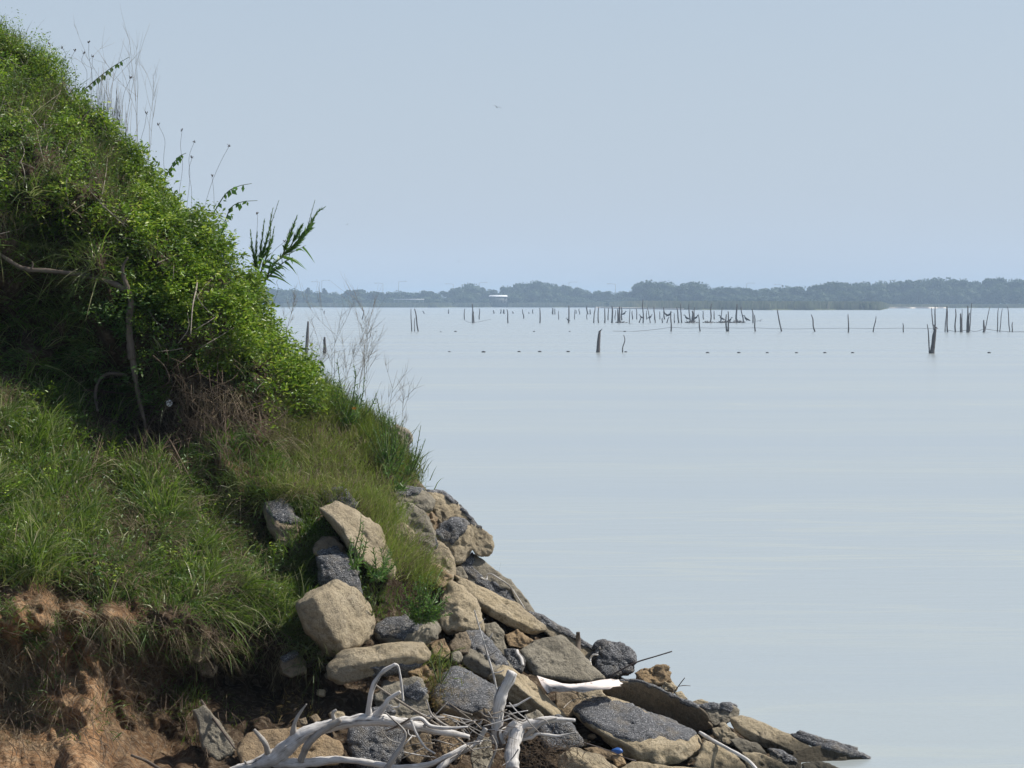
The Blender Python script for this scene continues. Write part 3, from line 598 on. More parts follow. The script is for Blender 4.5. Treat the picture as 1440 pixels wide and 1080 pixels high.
# ------------------------------------------------------------------ rubble
def hull_planes(pts):
    bm = bmesh.new()
    for p in pts: bm.verts.new(p)
    bmesh.ops.convex_hull(bm, input=bm.verts); bm.normal_update()
    pl = {}
    c = np.mean([v.co[:] for v in bm.verts if v.link_faces], axis=0)
    n_, d_ = [], []
    for f in bm.faces:
        n = np.array(f.normal[:]); p = np.array(f.verts[0].co[:]); d = np.dot(n, p-c)
        if d < 0: n, d = -n, -d
        if d > 1e-4 and f.calc_area() > 1e-6: n_.append(n); d_.append(d)
    bm.free(); return c, np.array(n_), np.array(d_)
rid = 0
def rock(label, outline, mat='tan', asp=None, ridge=None, rd=0.10, kx=0.25, ky=0.55, out=0.12, T=None, rough=1.0, lvl=None, name='concrete_chunk', dY=0.0, group='rubble of the broken revetment', cat='concrete chunk', p=44):
    global rid; rid += 1
    o = np.array(outline, float); c = o.mean(0); o = c+(o-c)*1.035; sc = float(Yt(c[0], c[1]))/F
    size = min(np.ptp(o[:,0]), np.ptp(o[:,1]))*sc; diag = np.hypot(np.ptp(o[:,0]), np.ptp(o[:,1]))*sc
    if T is None: T = 0.75*size+0.08
    Y0 = float(Yt(c[0], c[1]))-out+dY
    def dep(q): return Y0+kx*(q[:,0]-c[0])*sc+ky*(c[1]-q[:,1])*sc
    i1 = c+(o-c)*0.95; b1 = c+(o-c)*0.86
    pts = np.concatenate([P(i1[:,0], i1[:,1], dep(i1)-0.0), P(o[:,0], o[:,1], dep(o)+0.14*T), P(b1[:,0], b1[:,1], dep(b1)+T)])
    if ridge: r = np.array(ridge, float); pts = np.concatenate([pts, P(r[:,0], r[:,1], dep(r)-rd)])
    cc, n_, d_ = hull_planes(pts)
    if lvl is None: lvl = 5 if diag > 0.16 else 4
    U, Tr = ico(lvl); X = pts-cc; _, _, R = np.linalg.svd(X, full_matrices=False); R = R*np.array([[1], [1], [np.sign(np.linalg.det(R))]]); ext = np.abs(X@R.T).max(0)
    D = (U*ext)@R; D /= np.linalg.norm(D, axis=1)[:,None]
    q = np.maximum(D@n_.T/d_[None], 1e-6); r = (q**p).sum(1)**(-1/p)
    V = D*r[:,None]
    nn = rid*7.7
    am = diag*0.034*rough
    fn = fbm(V*(3.2/diag)+nn, 3, rid)*am+fbm(V*14+nn, 4, rid+50, 0.6)*0.012*rough-np.maximum(0, vnoise(V*22+nn, rid+9)-0.35)*0.035*rough
    V = V*(1+(fn/np.maximum(np.linalg.norm(V, axis=1), 0.03)))[:,None]
    W = V+cc; loc = W[np.argmin(W[:,2])].copy()
    ob = mk(name, W-loc, [Tr], M[mat], smooth=True); ob.location = loc; props(ob, label, cat, group)
    if asp:
        ax, ay = PROJ(W); a0, b0, c0 = W[Tr[:,0]], W[Tr[:,1]], W[Tr[:,2]]
        fnm = np.cross(b0-a0, c0-a0); fnm /= np.linalg.norm(fnm, axis=1)[:,None]+1e-12
        vn = np.zeros_like(W)
        for k in range(3): np.add.at(vn, Tr[:,k], fnm)
        vn /= np.linalg.norm(vn, axis=1)[:,None]+1e-12
        view = CAM-W; view /= np.linalg.norm(view, axis=1)[:,None]
        if asp == 'all': ins = np.ones(len(W), bool)
        else:
            jx = 3*vnoise(W*18, 3)+2*vnoise(W*50, 5); jy = 3*vnoise(W*18+9, 4)+2*vnoise(W*50+5, 6)
            ins = inpoly(ax+jx, ay+jy, asp)
        ins &= (vn*view).sum(1) > -0.35
        fm = ins[Tr].all(1)
        if fm.sum() > 12:
            F_ = Tr[fm]; used, inv = np.unique(F_, return_inverse=True); F_ = inv.reshape(-1, 3)
            # boundary vertices stay sunk in the concrete so the layer has a real edge
            e = np.concatenate([F_[:,[0,1]], F_[:,[1,2]], F_[:,[2,0]]]); es = np.sort(e, 1); u_, cnt = np.unique(es, axis=0, return_counts=True)
            bd = np.zeros(len(used), bool); bd[u_[cnt == 1].ravel()] = True
            up = 0.011+0.006*np.abs(vnoise(W[used]*75, 2))+0.004*vnoise(W[used]*33, 7)
            up[bd] = -0.006
            A = mk('asphalt_layer', W[used]+vn[used]*up[:,None]-loc, [F_], M['asphalt'], ob, smooth=False)
    return ob
S_ = 'grey asphalt'
R = rock
# skyline and upper slope
R('rounded boulder lodged in weeds high on the skyline', [(543,606),(558,598),(573,606),(580,620),(572,632),(550,634)], 'grey', out=.1)
R('crumbly brown chunk on the skyline above the grey-topped slab', [(556,642),(570,650),(584,668),(598,688),(582,694),(562,684),(552,664)], 'brown', rough=1.8, out=.06)
R('long tan slab on the skyline with dark crust on its upper edge', [(596,690),(622,692),(650,715),(670,738),(664,748),(640,738),(616,737),(606,715)], 'tan', asp=[(590,680),(622,688),(655,712),(676,738),(668,741),(650,722),(622,697),(600,692)], out=.05)
R('rounded tan boulder jutting from the skyline over the water', [(661,737),(680,742),(692,756),(696,766),(690,781),(676,785),(664,777),(659,756)], 'tan', out=.10, p=18, asp=[(655,728),(690,738),(690,746),(672,742),(660,740)])
R('flat slab with grey crust on top left of the skyline slab', [(543,692),(575,685),(600,690),(612,704),(608,718),(590,723),(555,716),(545,704)], 'grey', asp=[(535,684),(575,680),(604,690),(584,698),(548,702)], out=.16, ky=.9, ridge=[(560,702),(600,702)], rd=.05)
R('small ochre stone wedged under the skyline slab', [(592,722),(605,718),(616,728),(614,741),(607,749),(598,738)], 'ochre', out=.18, rough=1.6)
R('tall rounded boulder with grass hanging over its left side', [(548,710),(575,705),(596,722),(609,745),(612,765),(608,783),(597,787),(582,765),(562,740)], 'grey', out=.22, p=24)
R('small pale boulder half buried in light green grass', [(555,738),(570,735),(581,748),(584,762),(572,770),(558,764)], 'tan', out=.28)
R('block with a blue-grey gravel face on its upper left', [(610,746),(640,729),(655,733),(662,746),(666,770),(660,779),(653,789),(640,794),(630,774),(612,760)], 'tan', asp=[(606,742),(640,724),(657,730),(660,746),(636,769),(620,764),(606,752)], out=.24, ridge=[(640,766),(656,748)], rd=.05)
R('pale boulder below the tall rounded boulder, greyish upper edge', [(598,768),(613,759),(628,770),(641,790),(642,808),(636,822),(618,822),(603,806)], 'tan', asp=[(596,766),(612,756),(622,766),(612,778),(600,784)], out=.28, p=18)
R('yellowish chunk behind the dense green weed', [(596,792),(615,793),(638,812),(637,824),(618,826),(598,814)], 'ochre', out=.34, rough=1.4)
R('small grey-green stone left of the gravel slope', [(641,800),(650,797),(658,812),(648,816),(641,812)], 'grey', out=.2)
R('gravel slab sloping down the skyline beneath the bent white twig', [(650,786),(668,779),(680,790),(694,806),(722,826),(736,838),(749,856),(752,870),(738,868),(700,852),(662,826),(646,802)], 'grey', asp=[(645,784),(668,776),(676,790),(667,802),(682,815),(700,820),(722,838),(730,850),(718,852),(690,836),(658,814),(644,800)], out=.13, ky=.8, T=.25)
R('tan knob on the skyline behind the bent white twig', [(668,797),(680,790),(692,798),(699,808),(694,815),(678,811)], 'tan', out=.12, rough=1.5)
R('pale end piece at the lower end of the gravel slope', [(718,828),(730,830),(746,850),(752,868),(742,868),(728,852)], 'grey', out=.12)
R('long tan slab slanting down to the right below the gravel slope', [(640,809),(655,816),(690,834),(730,850),(767,878),(770,889),(750,895),(720,883),(680,862),(650,834)], 'tan', out=.30, T=.22, p=30, ridge=[(680,850),(745,882)], rd=.05)
R('big squarish tan block right of the dense green weed', [(614,858),(622,836),(634,816),(650,822),(672,846),(678,862),(678,886),(656,893),(630,892),(618,880)], 'tan', out=.40, ridge=[(645,850),(650,880)], rd=.05)
# middle
R('grey-topped block under the bare white stem', [(646,918),(655,888),(675,888),(694,910),(710,930),(722,939),(706,952),(690,957),(665,948),(648,932)], 'grey', asp=[(650,884),(675,884),(697,910),(716,934),(720,940),(695,938),(680,926),(663,914),(654,906)], ridge=[(655,912),(672,930),(694,942)], rd=.07, out=.38, ky=.9)
R('dark grey chunk behind the grey-topped block', [(631,910),(640,892),(656,887),(664,902),(658,919),(643,920)], 'brown', out=.26)
R('olive-grey upright chunk right of the bare white stem', [(678,878),(697,876),(709,888),(711,905),(714,926),(700,920),(688,902)], 'grey', out=.28)
R('ochre stone in the dark gap under the long slanting slab', [(709,893),(728,884),(745,897),(756,905),(738,914),(716,908)], 'ochre', out=.16)
R('dark gravel wedge left of the bleached bone-like stub', [(711,914),(725,916),(736,930),(732,944),(716,938)], 'grey', asp='all', out=.24)
R('large pale trapezoid slab behind the white plank', [(731,914),(752,900),(790,891),(808,910),(830,933),(847,953),(832,960),(790,958),(752,953),(740,932)], 'grey', out=.34, ky=.7, ridge=[(752,925),(760,948)], rd=.04)
R('thin tan slab with dark gravel edge along the lower skyline', [(742,862),(760,867),(790,885),(815,899),(838,915),(842,930),(825,930),(800,908),(770,892),(752,878)], 'tan', asp=[(738,856),(762,864),(790,881),(815,896),(840,912),(836,920),(812,905),(785,891),(758,876),(742,868)], out=.16, T=.2)
R('dark gravel-covered boulder on the skyline left of the bent wire', [(834,912),(852,903),(872,907),(888,919),(895,932),(891,946),(870,954),(848,952),(836,938)], 'brown', asp='all', out=.16, rough=1.9, p=18)
R('ochre crumbly knob on the skyline under the bent wire', [(892,946),(912,938),(924,935),(938,939),(940,949),(935,960),(915,963),(896,957)], 'ochre', out=.12, rough=2.2)
R('small tan knob right of the ochre crumbly knob', [(928,956),(942,954),(952,967),(947,977),(930,970)], 'tan', out=.12, rough=1.7)
R('smallest tan pebble above the tilted dark slab', [(949,974),(958,972),(967,983),(957,986)], 'tan', out=.1)
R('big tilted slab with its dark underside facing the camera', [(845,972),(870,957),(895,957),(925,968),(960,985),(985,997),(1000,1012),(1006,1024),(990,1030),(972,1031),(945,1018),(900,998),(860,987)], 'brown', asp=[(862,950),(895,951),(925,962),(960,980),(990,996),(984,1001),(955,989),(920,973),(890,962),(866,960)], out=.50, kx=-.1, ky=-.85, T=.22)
R('tan ledge in shade under the white plank', [(812,972),(845,970),(854,984),(836,992),(812,988)], 'tan', out=.34)
R('dark block standing in for the shadow in the hollow below the white plank', [(780,975),(808,974),(818,996),(800,1010),(784,1000)], 'brown', out=.2)  # brown block added where the hollow is a shadow cavity
R('broad slab with a grey gravel top and pitted tan front edge', [(806,1000),(830,986),(858,984),(890,996),(930,1011),(965,1022),(985,1035),(993,1048),(990,1061),(975,1069),(930,1077),(895,1069),(858,1048),(822,1020)], 'tan', asp=[(800,997),(830,980),(860,980),(892,993),(932,1008),(966,1018),(984,1033),(966,1044),(945,1047),(930,1037),(905,1044),(885,1045),(858,1034),(826,1018)], ridge=[(830,1022),(880,1048),(940,1050),(975,1042)], rd=.10, out=.55, ky=1.2)
R('flat dark-topped slab jutting right above the water', [(980,994),(1000,991),(1030,993),(1038,999),(1037,1010),(1020,1018),(1004,1021),(990,1010)], 'grey', asp=[(975,988),(1000,987),(1030,988),(1040,996),(1030,1000),(1000,1001),(984,999)], out=.3)
R('small round tan stone behind the flat dark-topped slab', [(974,988),(985,983),(996,987),(997,994),(980,996)], 'tan', out=.1)
R('long tan slab slanting down towards the waterline', [(1026,1009),(1042,1005),(1070,1018),(1110,1034),(1142,1050),(1150,1057),(1130,1069),(1112,1070),(1080,1057),(1045,1037),(1031,1022)], 'tan', out=.32, T=.2, p=30, ridge=[(1050,1026),(1120,1058)], rd=.05)
R('low wet slab at the waterline, rightmost of the rubble', [(1112,1064),(1135,1051),(1165,1047),(1195,1052),(1225,1066),(1246,1081),(1220,1094),(1150,1090),(1118,1078)], 'brown', asp=[(1148,1050),(1168,1042),(1212,1054),(1236,1070),(1225,1073),(1190,1064)], out=.22)
R('thin black slab lying behind the last wet slab', [(1115,1035),(1125,1030),(1160,1042),(1202,1053),(1196,1060),(1150,1051),(1135,1044)], 'brown', asp='all', out=.10, T=.15)
R('grey stone cut off by the bottom edge near the waterline', [(1128,1073),(1150,1070),(1182,1081),(1174,1094),(1130,1092)], 'grey', out=.35)
R('rough tan chunk right of the tilted dark slab', [(1000,1023),(1020,1017),(1034,1030),(1047,1046),(1030,1050),(1005,1044)], 'tan', out=.3, rough=1.5)
R('grey-topped stone in the notch above the white stick', [(1027,1041),(1040,1037),(1062,1045),(1078,1060),(1066,1070),(1042,1058)], 'grey', out=.32)
R('brown slab cut off by the bottom edge right of the white stick', [(1044,1058),(1070,1060),(1102,1075),(1122,1092),(1062,1094),(1048,1078)], 'tan', out=.4)
R('narrow grey slab under the long waterline slab', [(1080,1054),(1100,1057),(1128,1075),(1122,1084),(1100,1080),(1084,1067)], 'grey', out=.28, asp=[(1078,1052),(1102,1054),(1126,1072),(1110,1076),(1090,1064)])
R('lit tan wedge beneath the white stick', [(990,1040),(1010,1048),(1045,1072),(1054,1088),(1000,1092),(978,1076),(990,1060)], 'tan', out=.5)
R('tan block cut off by the bottom edge beside the cut driftwood log', [(784,1072),(792,1058),(806,1050),(830,1059),(850,1069),(872,1083),(852,1098),(790,1096)], 'tan', out=.55, ridge=[(808,1062),(840,1080)], rd=.06)
R('small brown slab above the blue plastic scrap', [(820,1052),(845,1050),(862,1059),(861,1069),(836,1065)], 'ochre', out=.45)
R('small rusty brown cube beside the blue plastic scrap', [(860,1061),(874,1060),(880,1074),(867,1080)], 'ochre', out=.45)
R('tan stone cut off by the bottom edge below the broad slab', [(872,1082),(895,1071),(930,1076),(985,1080),(994,1098),(878,1098)], 'tan', out=.6)
R('gravel-faced block right of the cut driftwood log', [(758,1022),(770,1012),(786,1009),(802,1022),(814,1035),(820,1048),(800,1054),(775,1054),(760,1042)], 'grey', asp='all', out=.45)
R('mossy small block behind the bent driftwood', [(738,1006),(755,999),(767,1008),(763,1030),(744,1040)], 'grey', out=.40)
R('long diagonal tan beam of concrete right of the upright log', [(688,952),(708,937),(722,940),(745,955),(775,984),(795,1004),(798,1014),(775,1013),(745,1005),(715,980),(698,972)], 'tan', ridge=[(706,948),(745,978),(783,1010)], rd=.14, out=.42, T=.25)
R('triangular gravel slab left of the upright log', [(607,979),(624,950),(640,939),(662,947),(692,965),(703,985),(699,1002),(690,1014),(650,1018),(614,1004)], 'brown', asp=[(600,978),(622,944),(640,932),(664,942),(696,962),(708,988),(698,1000),(660,1005),(630,997),(610,988)], ridge=[(618,992),(655,1004),(694,1000)], rd=.08, out=.45, ky=.9)
R('yellowish stone behind the clump of light reeds', [(603,906),(625,897),(634,916),(631,927),(610,922)], 'ochre', out=.3)
R('small round grey stone by the light reeds', [(636,918),(645,915),(650,924),(644,932),(635,929)], 'grey', out=.3)
R('ochre stone in rusty grass under the long horizontal boulder', [(576,946),(598,937),(613,950),(602,960),(580,958)], 'ochre', out=.3, rough=1.5)
# left
R('big lit boulder with a flat speckled face and dark left side', [(418,850),(438,830),(470,816),(500,827),(521,850),(527,872),(521,895),(510,906),(490,920),(462,920),(430,888)], 'tan', ridge=[(444,840),(454,866),(466,892),(484,914)], rd=.16, out=.46, kx=.85, ky=.25, p=60)
R('long horizontal boulder under the big lit boulder', [(462,934),(480,915),(500,911),(530,910),(565,904),(590,905),(602,918),(598,930),(575,940),(540,942),(510,953),(480,962),(464,952)], 'tan', asp=[(518,938),(600,930),(604,944),(560,950),(520,952)], out=.55, ky=.3, ridge=[(505,932),(590,920)], rd=.06)
R('rock with a shaded gravel top behind the long horizontal boulder', [(526,887),(545,870),(600,866),(616,871),(621,885),(616,899),(590,907),(545,907),(530,900)], 'grey', asp=[(520,882),(545,866),(602,864),(592,885),(562,902),(534,900)], out=.32, ky=.9, ridge=[(560,900),(605,885)], rd=.08)
R('large elongated tan boulder with small weeds in front', [(448,716),(475,706),(505,720),(530,743),(546,770),(558,800),(555,817),(530,808),(505,793),(488,766),(464,738)], 'tan', ridge=[(470,728),(492,756),(508,786)], rd=.10, out=.32, kx=.45, p=30)
R('blocky rock at left with soil on top, below the light grass', [(370,712),(395,700),(415,722),(430,745),(420,768),(395,768),(378,748)], 'brown', ridge=[(388,738),(424,744)], rd=.08, out=.28, ky=.8, asp=[(366,704),(395,696),(418,722),(428,740),(392,738),(374,722)])
R('dark grey stone above the left gravel slab', [(438,770),(455,755),(472,755),(486,770),(492,789),(470,790),(445,784)], 'brown', asp=[(440,772),(476,766),(494,792),(450,790)], out=.3)
R('left gravel slab above the big lit boulder', [(448,786),(475,782),(497,789),(502,810),(509,838),(480,826),(454,818)], 'grey', asp='all', out=.32)
R('thin gravel patch half buried above the elongated boulder', [(452,690),(480,687),(502,710),(494,718),(465,708)], 'grey', asp='all', out=.06)
R('cracked block with dark gravel patches under the arched branch', [(522,977),(543,958),(595,954),(600,975),(604,1000),(570,1010),(540,1004),(525,992)], 'grey', asp=[(556,962),(592,952),(606,975),(592,990),(573,986)], out=.45, rough=1.4)
R('flat stone behind the main driftwood log', [(518,999),(560,991),(604,1000),(608,1012),(560,1018),(523,1012)], 'grey', out=.5, asp=[(516,996),(552,990),(556,1004),(524,1008)])
R('square gravel block below the main driftwood log', [(493,1026),(540,1020),(562,1028),(565,1060),(548,1080),(500,1078),(491,1050)], 'grey', asp='all', out=.5)
R('pitted tan boulder behind the fork of the driftwood', [(331,1054),(350,1030),(400,1024),(450,1030),(480,1044),(488,1062),(478,1078),(340,1078)], 'ochre', out=.55, ky=.9)
R('leaning stone beside the thin grey stick at the cliff foot', [(274,1002),(288,994),(310,1018),(331,1045),(330,1062),(305,1070),(284,1052)], 'grey', out=.5, ky=.4)
R('block sticking out of the dark soil left of the dangling grass', [(393,926),(415,919),(429,930),(430,946),(410,953),(396,946)], 'brown', out=.35, asp=[(388,920),(416,914),(424,926),(398,930)])
R('rounded stone bedded in the dark soil wall', [(262,905),(280,898),(296,908),(296,925),(278,932),(264,922)], 'brown', out=.08)
R('second rounded stone in the dark soil wall, lower right', [(278,932),(292,926),(306,938),(300,952),(282,950)], 'brown', out=.08)
R('pebble behind the driftwood stub', [(436,1009),(445,1003),(452,1012),(445,1020)], 'brown', out=.3)
R('pebble left of the pebble behind the driftwood stub', [(420,1012),(430,1008),(434,1018),(424,1022)], 'brown', out=.3)
R('brown chunk under the tangle of thin branches', [(616,1040),(630,1028),(652,1044),(647,1062),(622,1062)], 'ochre', out=.35)
R('pale grey weathered lump at the foot of the upright log', [(662,1042),(690,1038),(695,1070),(682,1090),(663,1086)], 'grey', out=.45)
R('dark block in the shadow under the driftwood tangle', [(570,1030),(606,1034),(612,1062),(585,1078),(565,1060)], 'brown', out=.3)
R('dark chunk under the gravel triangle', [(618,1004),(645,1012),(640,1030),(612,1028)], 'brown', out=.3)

# small stones lodged in the gaps of the rubble
rs = random.Random(5)
for k in range(46):
    while True:
        x = rs.uniform(450, 1130); y = rs.uniform(float(sil(x))+25, 1088)
        if x > 640 or y > 905: break
    w_, h_ = rs.uniform(5, 13), rs.uniform(4, 9); a0 = rs.random()*6
    R('small stone lodged in a gap of the rubble slope', [(x+w_*math.cos(a0+q*1.05)*rs.uniform(.7, 1.1), y+h_*math.sin(a0+q*1.05)*rs.uniform(.7, 1.1)) for q in range(6)], rs.choice(['tan', 'grey', 'brown', 'ochre']), out=rs.uniform(.02, .22), lvl=3, name='stone', group='small stones in the rubble gaps', cat='stone')

# ------------------------------------------------------------------ driftwood and sticks
def wood(A, pts, rad, dY=0.0, out=0.5, sides=10, n=None, rough=0.12, base=None, seed=0):
    """pts [(px,py[,extra out])], rad in photo px"""
    pts = [tuple(q)+(0.0,)*(3-len(q)) for q in pts]
    q = []
    for x, y, o in pts:
        Y = (float(Yt(min(x, 1240), max(y, float(sil(x))))) if base is None else base)-out-o; q.append(P(x, y, Y))
    n = n or max(8, len(pts)*6); sc = (15.5 if base is None else base)/F*0.84
    a, r = resample(q, n, [k*sc for k in rad]); A.add(*tube(a, r, sides, rough, seed))
    ln = np.concatenate([[0], np.cumsum(np.linalg.norm(np.diff(a, axis=0), axis=1))]); an = np.arange(sides)*2*math.pi/sides
    rr_ = np.maximum(r, .004); g = np.stack([np.repeat(rr_, sides)*np.tile(np.cos(an), n), np.repeat(rr_, sides)*np.tile(np.sin(an), n), np.repeat(ln, sides)], -1)
    A.G.append(np.concatenate([g, g[:1], g[-1:]])+len(A.G)*3.1); return a
def stick(name, pts, rad, mat, label, cat, group=None, **k):
    A = Acc(); wood(A, pts, rad, **k); return thing(name, A, M[mat], label, cat, group)
B0 = 14.75
e = empty('driftwood_log', tuple(P(400, 1092, B0)), 'large bleached forked driftwood trunk lying along the bottom edge', 'driftwood')
def dpart(nm, specs, mat='drift', sides=12):
    A = Acc()
    for i, (pts, rad) in enumerate(specs): wood(A, pts, rad, base=B0, out=0, sides=sides, n=len(pts)*12, rough=0.20, seed=i)
    return A.build(nm, M[mat], e, True, loc=e.location)
dpart('trunk', [([(285,1104,.1),(318,1088),(352,1077),(385,1066),(405,1050),(430,1032),(475,1018),(520,1012),(565,1017),(610,1026,-.05),(660,1036,-.1)], [6,7,9.5,14,14,12,10.5,10.5,9.5,8,3.5]),
                ([(370,1068),(405,1074),(440,1072),(475,1068),(515,1072),(555,1079),(600,1076,-.05),(635,1060,-.1),(655,1048,-.15)], [11,10,8,6,5.5,5.5,5.5,4.5,2.5])])
dpart('branch', [([(518,1006),(519,988,.03),(526,962,.05),(538,945,.06),(556,934,.06)], [6,4.6,4.2,4,3]), ([(555,934,.06),(560,938,.06),(564,958,.07),(567,986,.07)], [3,2.2,2,1.6])])
dpart('branch', [([(528,1008),(541,992,.03),(547,983,.04),(563,973,.05)], [7,5,4.2,2.6])])
dpart('branch', [([(412,1036),(414,1018,.03),(421,1004,.03),(431,990,.04)], [6,4,3,1.2])], 'driftgrey')
dpart('branch', [([(378,1064),(374,1048,.05),(366,1036,.06),(357,1026,.06)], [6,5,4,3])], 'driftgrey')
dpart('branch', [([(423,1070,.02),(432,1048,.07),(450,1030,.09),(479,1012,.1)], [6,6,6,5])], 'driftgrey')
dpart('branch', [([(470,1012,.02),(468,1003,.03),(473,998,.03)], [4,2.6,2]), ([(596,1022,.02),(604,1012,.03),(612,1009,.03)], [3,1.6,.8]), ([(350,1080),(344,1070,.03)], [3,1.6])], 'driftgrey')
dpart('branch', [([(545,1000,.02),(552,995,.03),(560,994,.03),(562,990,.03)], [1.4,1.5,1.2,.8])])

e = empty('driftwood_stump', tuple(P(715, 1090, 15.35)), 'upturned bleached stump with sawn limbs and thin tangled roots', 'driftwood'); B0 = 15.35
dpart('limb', [([(700,1046),(699,1025),(700,1005),(705,980),(713,962),(721,945)], [11,10.5,10,10,9.5,9])], sides=16)
dpart('limb', [([(720,1082,.15),(721,1058,.1),(724,1040,.05),(731,1024),(748,1016),(775,1012),(809,1013)], [13,12.5,11.5,11,7,5.5,3])], sides=16)
dpart('branch', [([(738,1036),(752,1024,.03),(765,1015,.04),(783,1010,.04)], [5,4,3.2,1.5])], 'driftgrey')
dpart('branch', [([(733,1040),(748,1037,.02),(757,1032,.03),(785,1035,.03),(811,1030,.05)], [3,3.5,3,2.6,1.2])])
dpart('branch', [([(706,1040),(716,1024,.03),(725,1015,.04)], [4.5,5,4])])
dpart('root', [([(702,1046),(690,1030),(683,1010),(680,995)], [5,3.5,2.5,1.2]), ([(695,1045,.05),(705,1050,.06),(700,1030,.06),(712,1018,.05)], [3,2.4,2,1.2])], 'bark')
dpart('root', [([(690,1040),(694,1020),(686,1008),(692,998)], [3,3,2,1.2]), ([(708,1030),(722,1022),(732,1024)], [3,2.4,1.6])], 'driftgrey')
dpart('root', [([(698,1028,.03),(690,1025,.02),(706,1029,.02),(712,1024,0)], [2,1.5,1.4,1])], 'bark')
dpart('branch', [([(712,993,.0),(725,992,.02),(738,985,.02),(747,980,.02)], [1.2,2,1.4,.8])])
stick('driftwood_branch', [(608,1090,.15),(628,1072,.1),(652,1054,.05),(672,1042),(683,1024)], [4,5,5,4.5,4], 'drift', 'gnarled pale branch rising to the stump from the bottom edge', 'branch', 'loose driftwood branches', base=15.3, out=0, rough=.3)
stick('driftwood_branch', [(545,1030),(565,1018),(590,1010),(605,1021),(630,1024),(658,1022)], [1.5,2.6,4,3.6,3,1.5], 'drift', 'curved pale branch ending left of the stump, above the trunk tip', 'branch', 'loose driftwood branches', base=14.62, out=0)
stick('driftwood_branch', [(578,1013),(585,1030),(597,1050),(612,1060)], [2.5,2.2,1.8,1.4], 'drift', 'thin branch hanging from the curved pale branch', 'branch', 'loose driftwood branches', base=14.6, out=0)
stick('driftwood_branch', [(600,984),(606,1003),(617,1014),(630,1022)], [1.2,2,2.2,1.8], 'driftgrey', 'short crooked twig in front of the triangular gravel slab', 'branch', 'loose driftwood branches', base=14.95, out=0)
stick('driftwood_branch', [(523,960),(560,985),(605,1013),(645,1040),(668,1058)], [1.8,2,2,1.8,1.2], 'twig', 'long straight brown stick slanting behind the arched branch', 'branch', 'loose driftwood branches', base=15.0, out=0)
stick('driftwood_branch', [(541,1085),(556,1062),(566,1046),(570,1030),(553,1012),(542,1002)], [5,5,3,2,1.8,1.2], 'driftgrey', 'dark forked branch crossing in front of the trunk at the bottom', 'branch', 'loose driftwood branches', base=14.55, out=0)
stick('driftwood_branch', [(543,1028),(560,1020),(577,1010)], [1.2,2,1.6], 'bark', 'short dark twig lying on top of the trunk', 'branch', 'loose driftwood branches', base=14.6, out=0)
stick('driftwood_branch', [(682,1092),(692,1068),(698,1050),(692,1034)], [1.8,2,1.8,1.2], 'driftgrey', 'wavy thin root in front of the pale grey lump', 'branch', 'loose driftwood branches', base=15.2, out=0)
tw = [(628,1008,678,1030),(646,1010,690,1042),(655,1022,668,1012),(648,1020,662,1034),(642,1020,645,1036),(672,1022,678,1013),(660,1040,650,1022),(686,1000,694,1024),(716,1000,740,1014),(712,1006,735,1018),(716,988,742,1012),(705,1000,728,1010),(700,1010,676,1002),(726,1012,745,1008),(640,1034,620,1020),(610,1040,640,1048),(590,1014,604,1036),(632,1052,660,1044),(650,1060,690,1050)]
rt = random.Random(9)
for k in range(44):
    x = rt.uniform(565, 750); y = rt.uniform(1004, 1060); an = rt.uniform(-.9, .9)+(3.14 if rt.random() < .5 else 0); l = rt.uniform(18, 48); tw.append((x, y, x+l*math.cos(an), y+l*math.sin(an)))
for i, (a, b, c, d) in enumerate(tw):
    m = ((a+c)/2+random.uniform(-5, 5), (b+d)/2+random.uniform(-4, 4), random.uniform(-.05, .05))
    stick('twig', [(a, b), m, (c, d)], [1.3, 1.1, .7], random.choice(['driftgrey', 'drift', 'twig']), 'thin dry twig in the tangle between trunk and stump', 'twig', 'tangled twigs by the stump', base=15.15+random.uniform(-.15, .2), out=0, sides=5)
# debris under the stump (uncountable straw and rootlets)
A = Acc()
for i in range(230):
    x = random.gauss(762, 26); y = random.gauss(1062, 12); l = random.uniform(8, 26); an = random.uniform(0, 6.28); bs = 15.55+random.uniform(-.12, .15)
    wood(A, [(x, y), (x+l*.5*math.cos(an)+random.uniform(-4, 4), y+l*.5*math.sin(an)), (x+l*math.cos(an), y+l*math.sin(an))], [.5, .45, .3], base=bs, out=0, sides=4, n=5, rough=0)
for i in range(120):
    x = random.gauss(640, 34); y = random.gauss(1040, 16); l = random.uniform(8, 24); an = random.uniform(-1, 4); bs = 15.3+random.uniform(-.12, .15)
    wood(A, [(x, y), (x+l*.5*math.cos(an)+random.uniform(-4, 4), y+l*.5*math.sin(an)), (x+l*math.cos(an), y+l*math.sin(an))], [.6, .5, .3], base=bs, out=0, sides=4, n=5, rough=0)
props(A.build('plant_debris', M['root'], None, False), 'brown mat of rootlets and straw between stump and rocks', 'debris', kind='stuff')

# bare white stem with side twigs
e = empty('dead_sapling', tuple(P(702, 985, 15.9)), 'slender bare white stem with short side twigs left of the upright log', 'stem'); B0 = 15.9
dpart('stem', [([(702,985),(694,950),(684,915),(675,885),(667,858)], [2,1.9,1.6,1.4,1])], sides=6)
dpart('twig', [([(693,946),(703,945),(709,942)], [1,1,.6]), ([(686,922),(694,918),(699,914)], [1,.9,.6]), ([(680,901),(688,898),(693,890)], [1,.9,.5]), ([(673,878),(682,870)], [.8,.5])], sides=5)
